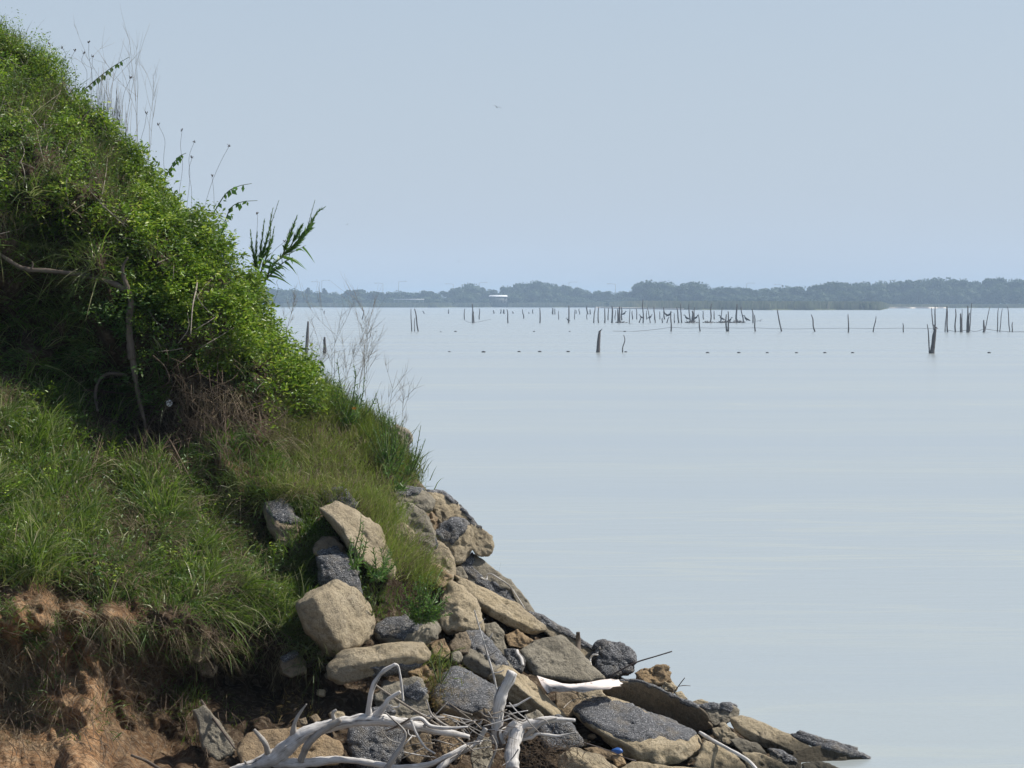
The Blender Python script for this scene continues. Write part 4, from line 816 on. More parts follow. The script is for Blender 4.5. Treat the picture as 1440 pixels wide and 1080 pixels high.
# split white plank
pl_ = [(755,950),(767,954),(778,957),(790,961),(802,962),(816,961),(830,959),(845,956),(860,954.5),(866,956),(870,955.5),(872,959),(877,961),(871,963),(874,965),(862,966),(858,969),(838,970),(820,974),(806,971.5),(790,973),(778,972),(770,975),(762,964)]
Yp = 16.6; A = Acc(); nrr = len(pl_)
lyr = []
for k, dy in enumerate((0, .002, .03, .032)):
    s_ = (0.995, 1, 1, .99)[k]; c0 = np.mean(pl_, 0)
    lyr.append(np.array([P(c0[0]+(x-c0[0])*s_, c0[1]+(y-c0[1])*s_, Yp+dy+(962-y)*0.009+(x-815)*.001) for x, y in pl_]))
V = np.concatenate(lyr); Q = [[k*nrr+i, k*nrr+(i+1)%nrr, (k+1)*nrr+(i+1)%nrr, (k+1)*nrr+i] for k in range(3) for i in range(nrr)]
loc = V[0].copy(); o = mk('plank', V-loc, [np.array(Q), np.array([list(range(nrr))[::-1]]), np.array([[3*nrr+i for i in range(nrr)]])], M['plank']); o.location = loc
props(o, 'short split white plank lying across the rubble', 'plank')
stick('post_stub', [(814,926),(813.5,905),(813,889)], [4.6,4.6,4.2], 'bark', 'short dark wooden post stub standing in the rubble skyline', 'post', out=.42, sides=12, rough=.15)
stick('root_hook', [(832,940),(830,928),(834,921),(841,921)], [2.2,2,2,1.6], 'drift', 'small white hooked root right of the dark post stub', 'root', out=.4)
stick('wood_stub', [(735,936),(733,926),(728,919),(727,915)], [3,3.2,2.8,2.8], 'drift', 'white bone-like wood stub left of the trapezoid slab', 'driftwood', out=.42)
stick('bent_twig', [(676,812),(684,815),(685,809),(690,807),(702,814),(716,824),(728,840),(738,856)], [1.2,1.6,1.8,1.7,1.5,1.3,1.2,.8], 'drift', 'sharply bent white twig on the gravel slope', 'twig', out=.30)
stick('washed_stick', [(984,1030),(1000,1040),(1020,1051),(1042,1063),(1056,1073),(1070,1090)], [3.2,3.4,3.2,3.2,3,3], 'drift', 'smooth white stick slanting to the bottom edge below the tilted slab', 'stick', out=.75)
stick('bent_wire', [(858,951),(875,941),(896,931),(922,923),(945,916)], [1.6,1.5,1.3,1.1,1.1], 'rebar', 'long bent rusty wire sticking out over the water', 'wire', base=17.3, out=0, n=30)
stick('wire_end', [(945,916),(951,921),(957,927)], [1.1,1.1,.9], 'rebar', 'kinked tip of the rusty wire hanging down', 'wire', base=17.3, out=0) if False else None
e = empty('forked_twig', tuple(P(945, 978, 17.2)), 'little forked bare twig on the skyline below the bent wire', 'twig'); B0 = 17.2
dpart('stem', [([(946,978),(954,965),(963,953)], [1.1,1,.8])], 'bark', 5); dpart('branch', [([(954,965),(962,964),(971,964.5)], [.7,.6,.4]), ([(948,975),(945,966)], [.8,.5])], 'bark', 5)
stick('thin_rod', [(283,985),(300,1010),(318,1035),(330,1052)], [2,2.2,2,1.5], 'bark', 'thin grey-brown rod leaning against the cliff foot', 'stick', out=.72)
stick('washed_log', [(185,1062),(205,1070),(228,1084)], [2.2,2.6,2.8], 'bark', 'end of a grey log at the bottom edge below the orange cliff', 'driftwood', out=.35)
stick('cord', [(820,1044),(840,1050),(862,1058),(880,1066),(894,1070)], [1,1,1,1,1.6], 'rebar', 'dark cord lying beside the blue plastic scrap', 'cord', out=.72, sides=6)
stick('straw_stem', [(800,971),(818,979),(838,989)], [.8,.8,.6], 'twig', 'dry straw stem poking out under the white plank', 'stem', out=.62, sides=5)
stick('curved_straw', [(792,996),(800,988),(810,983),(820,983)], [1,1,.9,.5], 'twig', 'curved dry stem in the dark hollow beneath the plank', 'stem', out=.55, sides=5)
V, T = ico(3); c0 = PT(868, 1056, .62); V = V*np.array([.034,.02,.018])*(1+.25*vnoise(V*2, 1))[:,None]; o = mk('plastic_scrap', V, [T], M['blue'], smooth=True); o.location = c0; props(o, 'crumpled blue plastic scrap among the bottom rubble', 'litter')

# dead tree in the bank
e = empty('dead_tree', tuple(PT(188, 505, .55)), 'dead tree trunk with one long bare limb reaching to the left edge', 'tree'); B0 = 16.55
B0 = float(Yt(185, 470))-.36
dpart('trunk', [([(186,505),(183,480),(181,450),(184,425),(178,402),(172,385)], [7.5,6,5.5,5,4.5,3])], 'bark', 14)
dpart('limb', [([(176,408),(163,400),(140,393),(105,385),(70,381),(35,378),(12,366),(-10,352),(-60,330)], [5,4.6,4,4,3.8,3.6,3.4,3.2,3])], 'bark', 10)
dpart('branch', [([(178,404),(174,390),(173,375),(180,362)], [4,3.5,2.5,1.5]), ([(44,378,.02),(46,372,.02),(45,368,.03)], [2,1.5,1])], 'bark', 8)
dpart('root', [([(186,500),(190,530),(195,560),(203,592),(206,610),(213,640),(226,664)], [6,4.5,4,3,2.4,1.8,1.2])], 'bark', 8)
stick('curved_root', [(137,578),(134,555),(138,538),(147,528),(160,525),(178,528)], [3,3.2,3.4,3.6,3.4,2.5], 'bark', 'pale curved root arching out of the dark hollow', 'root', out=.42)
for i, (pts, lb) in enumerate([([(232,608),(245,630),(258,655),(270,678)], 'straight bare root below the white disc'), ([(238,636),(248,648),(255,668)], 'shorter curved root left of the straight bare root'), ([(268,362),(277,395),(271,430),(268,470)], 'bare hanging vine on the leafy slope'), ([(215,500),(232,516),(238,535),(228,545)], 'crooked root under the leafy mass'), ([(175,535),(195,545),(178,541),(150,540)], 'thin root crossing the dark hollow'), ([(118,548),(150,551),(190,555)], 'straight thin root across the dark hollow')]):
    stick('bare_root', pts, [1.6,1.5,1.3,1.0], 'root' if i != 2 else 'twig', lb, 'root', 'bare roots of the bank', out=.38, sides=6)
V, T = ico(3); o = mk('plastic_disc', V*np.array([.022,.006,.024]), [T], M['shell'], smooth=True); o.location = PT(238, 567, .42); props(o, 'small round white disc stuck in the dark soil', 'litter')
# fan of thin roots (uncountable) under the light grass lip and along the cliff
A = Acc()
for i in range(520):
    if i < 150: x, y = random.gauss(325, 38), random.gauss(585, 18)
    elif i < 300: x, y = random.uniform(60, 470), random.gauss(885, 22)
    else: x, y = random.uniform(0, 330), random.uniform(870, 1050)
    l = random.uniform(20, 70 if i < 150 else 45); an = random.gauss(1.2, .5)
    wood(A, [(x, y), (x+l*.5*math.cos(an)+random.uniform(-8, 8), y+l*.45*math.sin(an), .05), (x+l*math.cos(an)+random.uniform(-8, 8), y+l*math.sin(an))], [.7, .55, .3], out=.10+random.random()*.12, sides=4, n=6, rough=0)
props(A.build('rootlets', M['root'], None, False), 'fine brown rootlets hanging from the eroded soil', 'roots', kind='stuff')

A = Acc(); rq = random.Random(21)
for i in range(180):
    x, y = rq.gauss(245, 48), rq.gauss(565, 34); l = rq.uniform(25, 85); an = rq.gauss(1.3, .9)
    wood(A, [(x, y), (x+l*.5*math.cos(an)+rq.uniform(-12, 12), y+l*.45*math.sin(an), .06), (x+l*math.cos(an)+rq.uniform(-12, 12), y+l*math.sin(an))], [.65, .5, .25], out=.22+rq.random()*.2, sides=4, n=7, rough=0)
props(A.build('root_tangle', M['root'], None, False), 'tangle of dead twigs and roots around the dark hollow', 'roots', kind='stuff')
# ================================================================== VEGETATION
def blades(base, dirv, L, wdt, droop, nseg=3, seed=0):
    r = np.random.default_rng(seed); n = len(base)
    d = dirv/np.linalg.norm(dirv, axis=1)[:,None]
    h = np.stack([d[:,0], d[:,1], 0*d[:,0]], -1)+r.normal(size=(n, 3))*[.25,.25,0]; h /= np.linalg.norm(h, axis=1)[:,None]+1e-9
    side = np.cross(d, r.normal(size=(n, 3))); side /= np.linalg.norm(side, axis=1)[:,None]
    V = np.zeros((n, nseg*2+1, 3)); 
    for k in range(nseg+1):
        t = k/nseg; c = base+d*(L*t)[:,None]+h*(L*droop*.35*t*t)[:,None]; c[:,2] -= L*droop*t*t
        if k < nseg:
            ww = (wdt*(1-t)**.6)[:,None]; V[:,2*k] = c-side*ww; V[:,2*k+1] = c+side*ww
        else: V[:,-1] = c
    m = nseg*2+1; b = np.arange(n)[:,None]*m
    Q = np.concatenate([b+np.array([[2*k, 2*k+1, 2*k+3, 2*k+2]]) for k in range(nseg-1)]); T = b+np.array([[2*nseg-2, 2*nseg-1, 2*nseg]])
    return V.reshape(-1, 3), Q, T
def samp(poly, n, seed=0, fn=None):
    r = np.random.default_rng(seed); pa = np.array(poly, float); lo, hi = pa.min(0), pa.max(0); xs, ys = np.zeros(0), np.zeros(0)
    while len(xs) < n:
        x = lo[0]+r.random(n*3)*(hi[0]-lo[0]); y = lo[1]+r.random(n*3)*(hi[1]-lo[1])
        k = inpoly(x, y, poly) & (y > sil(x)-1)
        if fn is not None: k &= r.random(n*3) < fn(x, y)
        xs = np.concatenate([xs, x[k]]); ys = np.concatenate([ys, y[k]])
    return xs[:n], ys[:n]
def grass(name, poly, ntuft, per, L, wdt, droop, mat, seed, up=1.0, outw=.5, fn=None, spread=.05, lift=0.02):
    x, y = samp(poly, ntuft, seed, fn); r = np.random.default_rng(seed+1)
    c = PT(x, y, lift); nm = snorm(x, y); c = np.repeat(c, per, 0); nm = np.repeat(nm, per, 0); n = len(c)
    tl = np.repeat(.7+.6*r.random(ntuft), per); tdir = np.repeat(r.normal(size=(ntuft, 3))*.25, per, 0)
    base = c+r.normal(size=(n, 3))*spread*[1, .5, .6]
    d = np.array([0, 0, up])+nm*outw+tdir+r.normal(size=(n, 3))*.34
    Ls = L*tl*(.45+.8*r.random(n)); V, Q, T = blades(base, d, Ls, wdt*(.6+.8*r.random(n)), droop*(.4+1.1*r.random(n)), 3, seed+2)
    return V, Q, T
def leaves(c, size, seed=0, asp=.42, droop=.0, nm=None):
    """bent diamond leaf: 2 quads sharing the midrib -> one island each"""
    r = np.random.default_rng(seed); n = len(c); d = r.normal(size=(n, 3)); d[:,2] = d[:,2]*.5-droop; d[:,1] -= .1
    d /= np.linalg.norm(d, axis=1)[:,None]; up = np.array([.25, -.45, 1.0])+r.normal(size=(n, 3))*.55
    s = np.cross(d, up); s /= np.linalg.norm(s, axis=1)[:,None]; u = np.cross(s, d)
    L = (np.asarray(size)*(.55+.8*r.random(n)))[:,None]
    a = c; b = c+d*L*.5+s*L*asp*.5+u*L*.08; t = c+d*L-u*L*.06; e = c+d*L*.5-s*L*asp*.5+u*L*.08
    V = np.stack([a, b, t, e], 1).reshape(-1, 3); i = np.arange(n)[:,None]*4
    return V, None, np.concatenate([i+[[0,1,2]], i+[[0,2,3]]])
LEAF = [(-420,-300),(-200,-120),(0,20),(60,60),(120,110),(180,180),(240,235),(300,300),(345,385),(380,450),(420,505),(455,550),(440,600),(400,600),(350,560),(300,520),(250,495),(215,470),(200,390),(185,350),(120,335),(60,330),(-60,340),(-420,300)]
LEAFR = [(60,60),(170,175),(240,235),(300,300),(345,385),(380,450),(420,505),(430,570),(390,560),(340,510),(290,480),(250,440),(220,380),(190,300)]
DARK = [(-300,300),(-60,335),(120,335),(185,350),(215,470),(250,500),(240,560),(190,600),(100,580),(0,560),(-300,540)]
MID = [(-420,500),(0,555),(70,550),(130,590),(200,640),(260,668),(330,690),(390,770),(440,800),(436,850),(455,905),(440,915),(380,885),(300,870),(220,850),(150,850),(60,815),(-60,800),(-420,780)]
LIGHT = [(385,560),(420,500),(470,530),(520,570),(560,640),(585,690),(545,700),(520,690),(560,745),(600,790),(595,830),(560,800),(535,760),(500,715),(440,700),(395,715),(372,650)]
# leafy undergrowth: clumps of leaves through the depth of the mass
def clumps(poly, ncl, per, rad, size, seed, out=(.02, .25), fn=None):
    x, y = samp(poly, ncl, seed, fn); r = np.random.default_rng(seed+5); o = out[0]+(out[1]-out[0])*r.random(ncl)
    big = .5+.5*n2(x, y, 1/45, 2, 12)
    o = o*np.clip(.3+1.3*big, 0, 1.6)*np.clip((y-sil(x)+15)/50, .2, 1)
    nm = snorm(x, y); c = PT(x, y, 0)+nm*o[:,None]
    cc = np.repeat(c, per, 0)+r.normal(size=(ncl*per, 3))*rad*np.repeat(.6+.8*r.random(ncl), per)[:,None]*[1, 1, .8]
    return leaves(cc, size, seed+9), c
def crest(ncl, per, x0, x1, over, size, seed):
    r = np.random.default_rng(seed); x = r.uniform(x0, x1, ncl); y = sil(x)+12-r.random(ncl)**1.5*over*np.clip(.6+.8*n2(x, x*0, 1/30, 2, 3), .2, 1.4)
    c = np.repeat(P(x, y, Ysil(x)-.05+r.normal(size=ncl)*.12), per, 0)+r.normal(size=(ncl*per, 3))*.035; return leaves(c, size, seed+1)
A = Acc(); A.add(*crest(620, 18, -60, 210, 40, .022, 700)); A.add(*crest(180, 16, 200, 420, 20, .026, 702)); (v, q, t), c1 = clumps(LEAF, 1900, 20, .034, .036, 40, (.02, .30), fn=lambda x, y: np.clip(.45+1.6*n2(x, y, 1/38, 2, 71), .06, 1)*np.where(x < 150, .7, 1)); A.add(v, q, t)
(v, q, t), _ = clumps(LEAF, 1500, 30, .03, .019, 41, (.02, .30), fn=lambda x, y: np.clip(.45-1.6*n2(x, y, 1/38, 2, 71), .05, 1)); A.add(v, q, t)
(v, q, t), _ = clumps(MID, 260, 18, .03, .026, 45, (.05, .22), fn=lambda x, y: np.clip(n2(x, y, 1/30, 2, 55)*2, 0, 1)); A.add(v, q, t)
(v, q, t), c2 = clumps(LEAFR, 1500, 20, .034, .036, 50, (.05, .26)); A.add(v, q, t)
props(A.build('leafy_undergrowth', M['leaf'], None), 'bright leafy vines and undergrowth covering the upper slope', 'undergrowth', kind='stuff')
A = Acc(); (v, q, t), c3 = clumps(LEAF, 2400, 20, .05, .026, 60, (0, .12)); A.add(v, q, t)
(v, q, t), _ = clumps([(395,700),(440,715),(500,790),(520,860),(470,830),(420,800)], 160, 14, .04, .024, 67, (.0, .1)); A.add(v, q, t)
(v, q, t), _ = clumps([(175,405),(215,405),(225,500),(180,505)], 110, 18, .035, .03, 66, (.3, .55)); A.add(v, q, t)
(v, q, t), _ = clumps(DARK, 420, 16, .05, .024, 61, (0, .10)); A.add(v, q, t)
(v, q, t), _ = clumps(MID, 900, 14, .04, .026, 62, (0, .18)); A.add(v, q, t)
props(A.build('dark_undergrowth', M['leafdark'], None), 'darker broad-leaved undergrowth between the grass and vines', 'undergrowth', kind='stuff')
# woody stems inside the mass
A = Acc()
for i in range(300):
    x, y = samp(LEAF, 1, 1000+i); x, y = float(x[0]), float(y[0]); l = random.uniform(25, 90); an = random.gauss(-1.2, .8)
    wood(A, [(x, y), (x+l*.5*math.cos(an)+random.uniform(-8, 8), max(y+l*.5*math.sin(an), float(sil(x))+4), .05), (x+l*math.cos(an)+random.uniform(-10, 10), max(y+l*math.sin(an), float(sil(x+l*math.cos(an)))-6), .1)], [1.1, .8, .4], out=.12+random.random()*.12, sides=4, n=6, rough=0)
props(A.build('undergrowth_stems', M['twig'], None), 'thin grey stems threading through the undergrowth', 'stems', kind='stuff')
# grasses
A = Acc()
A.add(*grass('g', MID, 1300, 20, .15, .0026, .65, None, 100, .7, .6))
A.add(*grass('g', LEAF, 420, 20, .17, .0024, .35, None, 106, 1.1, .4, fn=lambda x, y: np.where(x < 190, 1, .25)))
A.add(*grass('g', [(-60,-20),(0,20),(100,110),(200,210),(180,280),(0,150),(-60,90)], 260, 20, .15, .0024, .3, None, 107, 1.3, .3))
A.add(*grass('g', [(385,700),(450,715),(455,790),(432,830),(400,790)], 90, 18, .16, .003, .6, None, 110, .9, .6, lift=.12))
A.add(*grass('g', [(240,640),(330,600),(400,640),(400,720),(300,690)], 70, 16, .2, .0028, .6, None, 109, .9, .7, lift=.1))
A.add(*grass('g', [(480,740),(560,840),(560,890),(500,860),(470,800)], 60, 14, .10, .0024, .4, None, 108, 1.1, .3, lift=.1))
A.add(*grass('g', DARK, 330, 20, .20, .003, .6, None, 109, .7, .6))
A.add(*grass('g', [(415,490),(470,535),(520,570),(575,640),(585,690),(545,650),(480,600),(420,570)], 300, 20, .16, .0024, .25, None, 112, 1.2, .3))
rg = random.Random(3)
for (x0, y0, k, L, dr) in [(rg.uniform(0, 430), rg.uniform(845, 915), rg.choice([20, 30, 44]), rg.uniform(.07, .17), rg.uniform(.6, 1.2)) for _ in range(34)]+[(rg.uniform(0, 330), rg.uniform(930, 1060), 20, rg.uniform(.05, .10), .6) for _ in range(16)]+[(452,905,90,.20,.8),(440,925,70,.16,1.0),(262,985,60,.11,.4),(250,1000,50,.10,.5),(30,975,60,.09,.5),(70,960,40,.08,.5),(618,935,22,.16,.7),(230,975,30,.08,.4),(420,880,60,.15,.5),(15,860,60,.14,.8)]:
    pl = [(x0-16,y0-10),(x0+16,y0-10),(x0+16,y0+10),(x0-16,y0+10)]; A.add(*grass('g', pl, 6, max(3, k//4), L, .0028, dr, None, int(x0+y0), .9, .7, lift=.05 if x0 < 400 else .25))
props(A.build('grass', M['grass'], None), 'long green grass covering the shelf and hollow of the bank', 'grass', kind='stuff')
A = Acc()
clumpy = lambda x, y: np.clip(.25+1.4*n2(x, y, 1/42, 2, 44), 0.02, 1)
A.add(*grass('g', MID, 620, 17, .27, .0042, .55, None, 203, 1.1, .6, fn=clumpy, spread=.03, lift=.03))
A.add(*grass('g', [(-60,590),(110,600),(140,700),(120,830),(-60,820)], 170, 20, .28, .0044, .45, None, 204, 1.2, .6, spread=.03, lift=.05))
A.add(*grass('g', LEAF, 260, 15, .26, .0034, .7, None, 207, 1.1, .6, fn=lambda x, y: np.clip(.2+1.8*n2(x, y, 1/55, 2, 91), .02, 1)*np.where(x < 190, 1, .35), spread=.03, lift=.1))
A.add(*grass('g', DARK, 120, 16, .30, .004, .8, None, 205, .8, .6, spread=.03))
A.add(*grass('g', [(150,820),(300,840),(440,850),(460,895),(380,885),(220,860)], 50, 16, .20, .004, .8, None, 206, .8, .9, spread=.03, lift=.04))
props(A.build('long_grass', M['blade'], None), 'long lush grass blades in tufts on the bank shelf', 'grass', kind='stuff')
A = Acc()
A.add(*grass('g', [(400,480),(430,505),(480,545),(540,590),(580,650),(560,670),(500,620),(440,590),(400,560)], 190, 26, .17, .0019, .3, None, 119, 1.3, .3, lift=.06))
A.add(*grass('g', LIGHT, 430, 30, .13, .0016, .45, None, 120, 1.0, .4, lift=.06))
A.add(*grass('g', [(500,690),(545,700),(590,770),(615,830),(585,845),(545,800),(515,740)], 78, 30, .17, .0015, .45, None, 124, 1.0, .5, lift=.28))
A.add(*grass('g', [(-20,640),(60,660),(110,760),(60,830),(-20,820)], 150, 22, .15, .0022, .5, None, 127, 1.0, .5, lift=.05))
A.add(*grass('g', [(590,930),(632,925),(640,975),(600,975)], 10, 18, .12, .0018, .6, None, 128, 1.0, .6, lift=.36))
props(A.build('light_grass', M['grasslight'], None), 'fine pale yellow-green grass spilling over the rubble', 'grass', kind='stuff')
A = Acc()
A.add(*grass('g', LIGHT, 300, 14, .15, .0015, .5, None, 130, .9, .5, lift=.07)); A.add(*grass('g', [(500,690),(545,700),(590,770),(610,820),(560,820),(515,740)], 26, 14, .18, .0014, .4, None, 131, 1, .5, lift=.28))
A.add(*grass('g', MID, 420, 16, .22, .0018, .7, None, 133, .8, .8, lift=.05))
A.add(*grass('g', LEAF, 420, 14, .20, .0015, .5, None, 136, 1.0, .5, fn=lambda x, y: np.clip(.3+1.5*n2(x, y, 1/50, 2, 81), .05, 1), lift=.14))
A.add(*grass('g', [(0,830),(120,850),(300,885),(460,915),(470,945),(300,910),(150,880),(0,850)], 80, 12, .10, .0014, 1.2, None, 139, .2, 1.0, lift=.06))
A.add(*grass('g', [(-20,880),(60,890),(70,1060),(-20,1060)], 50, 20, .13, .0016, 1.0, None, 141, .2, 1.0, lift=.05))
A.add(*grass('g', MID, 90, 26, .16, .002, .9, None, 147, .6, .9, fn=lambda x, y: (n2(x, y, 1/50, 2, 61) > .15)*1., lift=.08))
A.add(*grass('g', [(0,900),(250,930),(330,1060),(0,1060)], 70, 12, .09, .0012, .7, None, 142, .5, 1.0, lift=.03))
A.add(*grass('g', [(250,540),(400,560),(400,640),(300,600)], 60, 14, .16, .0013, 1.0, None, 145, .3, .9, lift=.1))
props(A.build('dry_grass', M['straw'], None), 'dry straw-coloured stalks mixed into the grass', 'dry grass', kind='stuff')
A = Acc(); A.add(*grass('g', [(588,945),(640,950),(640,985),(600,990)], 26, 26, .07, .0014, .5, None, 150, .6, .8, lift=.40)); A.add(*grass('g', [(395,975),(450,985),(440,1015),(330,1010)], 14, 14, .05, .0013, .5, None, 152, .6, .8, lift=.1))
props(A.build('rusty_grass', M['redgrass'], None), 'rust-coloured dead grass tuft among the middle rubble', 'dead grass', kind='stuff')
# low grass cover on the far side of the bank, out of the photograph's view
k = rng.integers(0, 9*nx_, 5200); bv = V_bank = np.concatenate(rows)[5*nx_:14*nx_][k]; bv = bv[(bv[:,2] > 1.0)]
n_b = len(bv); A = Acc(); A.add(*blades(bv+rng.normal(size=(n_b, 3))*.08*[1,1,0], np.array([0,0,1.])+rng.normal(size=(n_b, 3))*.4, .18*(.5+rng.random(n_b)), .004+0*bv[:,0], .4+0*bv[:,0], 3, 5))
props(A.build('grass', M['grass'], None), 'grass on the landward side of the bank crest', 'grass', kind='stuff')

# ------------------------------------------------------------------ individual plants
def plant(name, stems, label, cat, Y, leafn=40, leafL=.03, asp=.16, mat='weed', stemmat='stem', srad=1.2, ang=.6, group=None, topfade=.5, droop=0, seed=1, bare=0.0, bushy=None):
    """stems: list of pixel polylines, leaves set alternately all along each stem"""
    r = np.random.default_rng(seed); stems = list(stems)
    if bushy:
        n_, cx_, cy_, rx_, ry_ = bushy; x0_, y0_ = stems[0][0]
        for k in range(n_):
            an = r.random()*6.28; q = r.random()**.5; tx, ty = cx_+rx_*q*math.cos(an), cy_+ry_*q*math.sin(an); stems.append([(x0_+r.normal()*3, y0_), ((x0_+tx)/2+r.normal()*5, (y0_+ty)/2+4), (tx, ty)])
    b = P(stems[0][0][0], stems[0][0][1], Y); e = empty(name, tuple(b), label, cat, group); A = Acc(); Bc, Bd, Bl = [], [], []
    for s in stems:
        pts = resample([P(x, y, Y+r.normal()*(.06 if bushy else .03)) for x, y in s], 24); A.add(*tube(pts, np.linspace(srad, .35, 24)*15.5/F*1.1, 5))
        tg = np.gradient(pts, axis=0); tg /= np.linalg.norm(tg, axis=1)[:,None]
        for k in range(leafn):
            t = bare+(1-bare)*(k+.5)/leafn; i = min(int(t*23), 22); f = t*23-i; p = pts[i]*(1-f)+pts[i+1]*f
            a = k*2.4+r.random(); u = np.cross(tg[i], [0, 1, .2]); u /= np.linalg.norm(u); v = np.cross(tg[i], u)
            d = tg[i]*math.cos(ang)+(u*math.cos(a)+v*math.sin(a))*math.sin(ang)+r.normal(size=3)*.12
            Bc.append(p); Bd.append(d); Bl.append(leafL*(1-topfade*t)*(.7+.6*r.random()))
    A.build('stem', M[stemmat], e, True, loc=b)
    Bc, Bd, Bl = np.array(Bc), np.array(Bd), np.array(Bl)
    V, Q, T = blades(Bc, Bd, Bl, Bl*asp*.5, droop+0*Bl, 3, seed); A = Acc(); V = V; A.add(V, Q, T); A.build('leaves', M[mat], e, False, loc=b); return e
Yw = 19.1
plant('tall_weed', [[(357,425),(362,385),(372,345),(392,282)],[(366,372),(376,335),(384,292)],[(364,378),(368,340),(372,308)],[(360,385),(360,355),(362,325)],[(368,365),(380,345),(386,318)],[(364,390),(378,350),(381,300)],[(362,380),(355,350),(352,322)]], 'tall feathery weed on the skyline, left and more upright of two', 'weed', Yw, 75, .06, .26, topfade=.8, ang=.45, seed=3, bare=.1)
plant('tall_weed', [[(368,405),(385,372),(405,352),(428,330),(443,281)],[(410,348),(430,325),(445,300),(457,291)],[(402,352),(410,325),(418,303)],[(408,348),(420,325),(426,315)],[(415,342),(436,322),(441,306)],[(398,358),(404,340),(408,322)],[(400,356),(425,335),(447,298)],[(395,362),(420,342),(434,318)]], 'tall feathery weed leaning right over the water on the skyline', 'weed', Yw-.1, 75, .06, .26, topfade=.8, ang=.42, seed=4, bare=.15)
plant('broad_weed', [[(362,398),(372,372),(385,362)],[(372,395),(395,372),(412,362)],[(376,388),(388,368),(430,345)]], 'weed with long drooping blade leaves at the foot of the feathery weeds', 'weed', Yw-.2, 10, .13, .2, droop=.55, topfade=.2, ang=1.0, seed=5, srad=1.6)
def spray(stem, label, Y, n, seed):   # vine shoot with leaflets hanging in rows
    r = np.random.default_rng(seed); b = P(stem[0][0], stem[0][1], Y); e = empty('vine_shoot', tuple(b), label, 'vine', 'vine shoots against the sky'); pts = resample([P(x, y, Y) for x, y in stem], 20)
    A = Acc(); A.add(*tube(pts, np.linspace(1, .4, 20)*.0045, 5)); A.build('stem', M['stem'], e, True, loc=b)
    A = Acc(); c = np.array([pts[int(i*19/n)] for i in range(n)]+[pts[int(i*19/n)] for i in range(n)])+r.normal(size=(2*n, 3))*.004
    d = r.normal(size=(2*n, 3))*.3+[0, 0, -1]; d[:,0] += np.repeat([.4, -.3], n); d /= np.linalg.norm(d, axis=1)[:,None]; L = .052*(.6+.6*r.random(2*n))[:,None]
    s = np.cross(d, [0, 1, 0]+r.normal(size=(2*n, 3))*.4); s /= np.linalg.norm(s, axis=1)[:,None]
    V = np.stack([c, c+d*L*.45+s*L*.3, c+d*L, c+d*L*.45-s*L*.3], 1).reshape(-1, 3); A.add(V, None, np.concatenate([np.arange(2*n)[:,None]*4+[[0,1,2]], np.arange(2*n)[:,None]*4+[[0,2,3]]]))
    A.build('leaves', M['weed'], e, False, loc=b)
spray([(120,125),(140,108),(160,93),(182,80)], 'long leafy vine shoot high on the skyline, arching right', 20, 9, 1)
spray([(300,300),(318,272),(335,262),(354,258)], 'vine shoot with hanging leaflets left of the feathery weeds', 19.4, 6, 2)
spray([(316,312),(325,292),(340,284),(362,282)], 'short lower vine shoot with a row of hanging leaflets', 19.4, 5, 3)
spray([(225,275),(235,245),(250,222),(262,215)], 'airy vine shoot on the skyline below the dead stalks', 19.6, 8, 4)
# dried seed-head stalks on the skyline
for i, (x0, y0, x1, y1) in enumerate([(128,140,125,60),(72,100,69,62),(120,120,118,75),(134,130,130,80),(88,110,88,68),(105,120,105,72),(170,200,184,110),(236,262,223,176),(250,270,256,184),(262,285,273,200),(282,300,322,206),(310,330,298,248),(268,300,270,222),(200,230,206,160),(355,380,362,301),(382,420,397,388),(370,400,400,340)]):
    b = P(x0, y0, 19.8-.002*x0); e = empty('seed_stalk', tuple(b), 'dried seed-head stalk on the skyline, number'.replace(', number', '')+[' at the top left',' near the left edge',' left of the vine shoot',' close beside the vine shoot',' among the leftmost stems',' between the leftmost stems',' right of the long vine shoot',' above the airy vine shoot',' just right of the airy vine shoot',' with a drooping neck',' leaning far out to the right',' above the hanging-leaflet shoot',' thin and short mid slope',' beside the dead stalks',' left of the feathery weed',' under the feathery weeds',' crossing the feathery weeds'][i], 'stalk', 'dried seed-head stalks')
    A = Acc(); A.add(*tube(resample([P(x0, y0+12, b[1]), P(x0+(x1-x0)*.35+random.uniform(-5, 5), y0+(y1-y0)*.4, b[1]), P(x0+(x1-x0)*.6+random.uniform(-5, 5), y0+(y1-y0)*.75, b[1]), P(x1, y1, b[1])], 14), .0011, 5)); A.build('stem', M['seed'], e, True, loc=b)
    A = Acc(); t_ = P(x1, y1, b[1])
    for k in range(9):
        a = random.uniform(0, 6.28); z_ = random.uniform(-.004, .018); A.add(*tube([t_, t_+np.array([math.cos(a)*.010, math.sin(a)*.010, z_])], [.0012, .0024], 5))
    A.build('seed_head', M['seed'], e, True, loc=b)
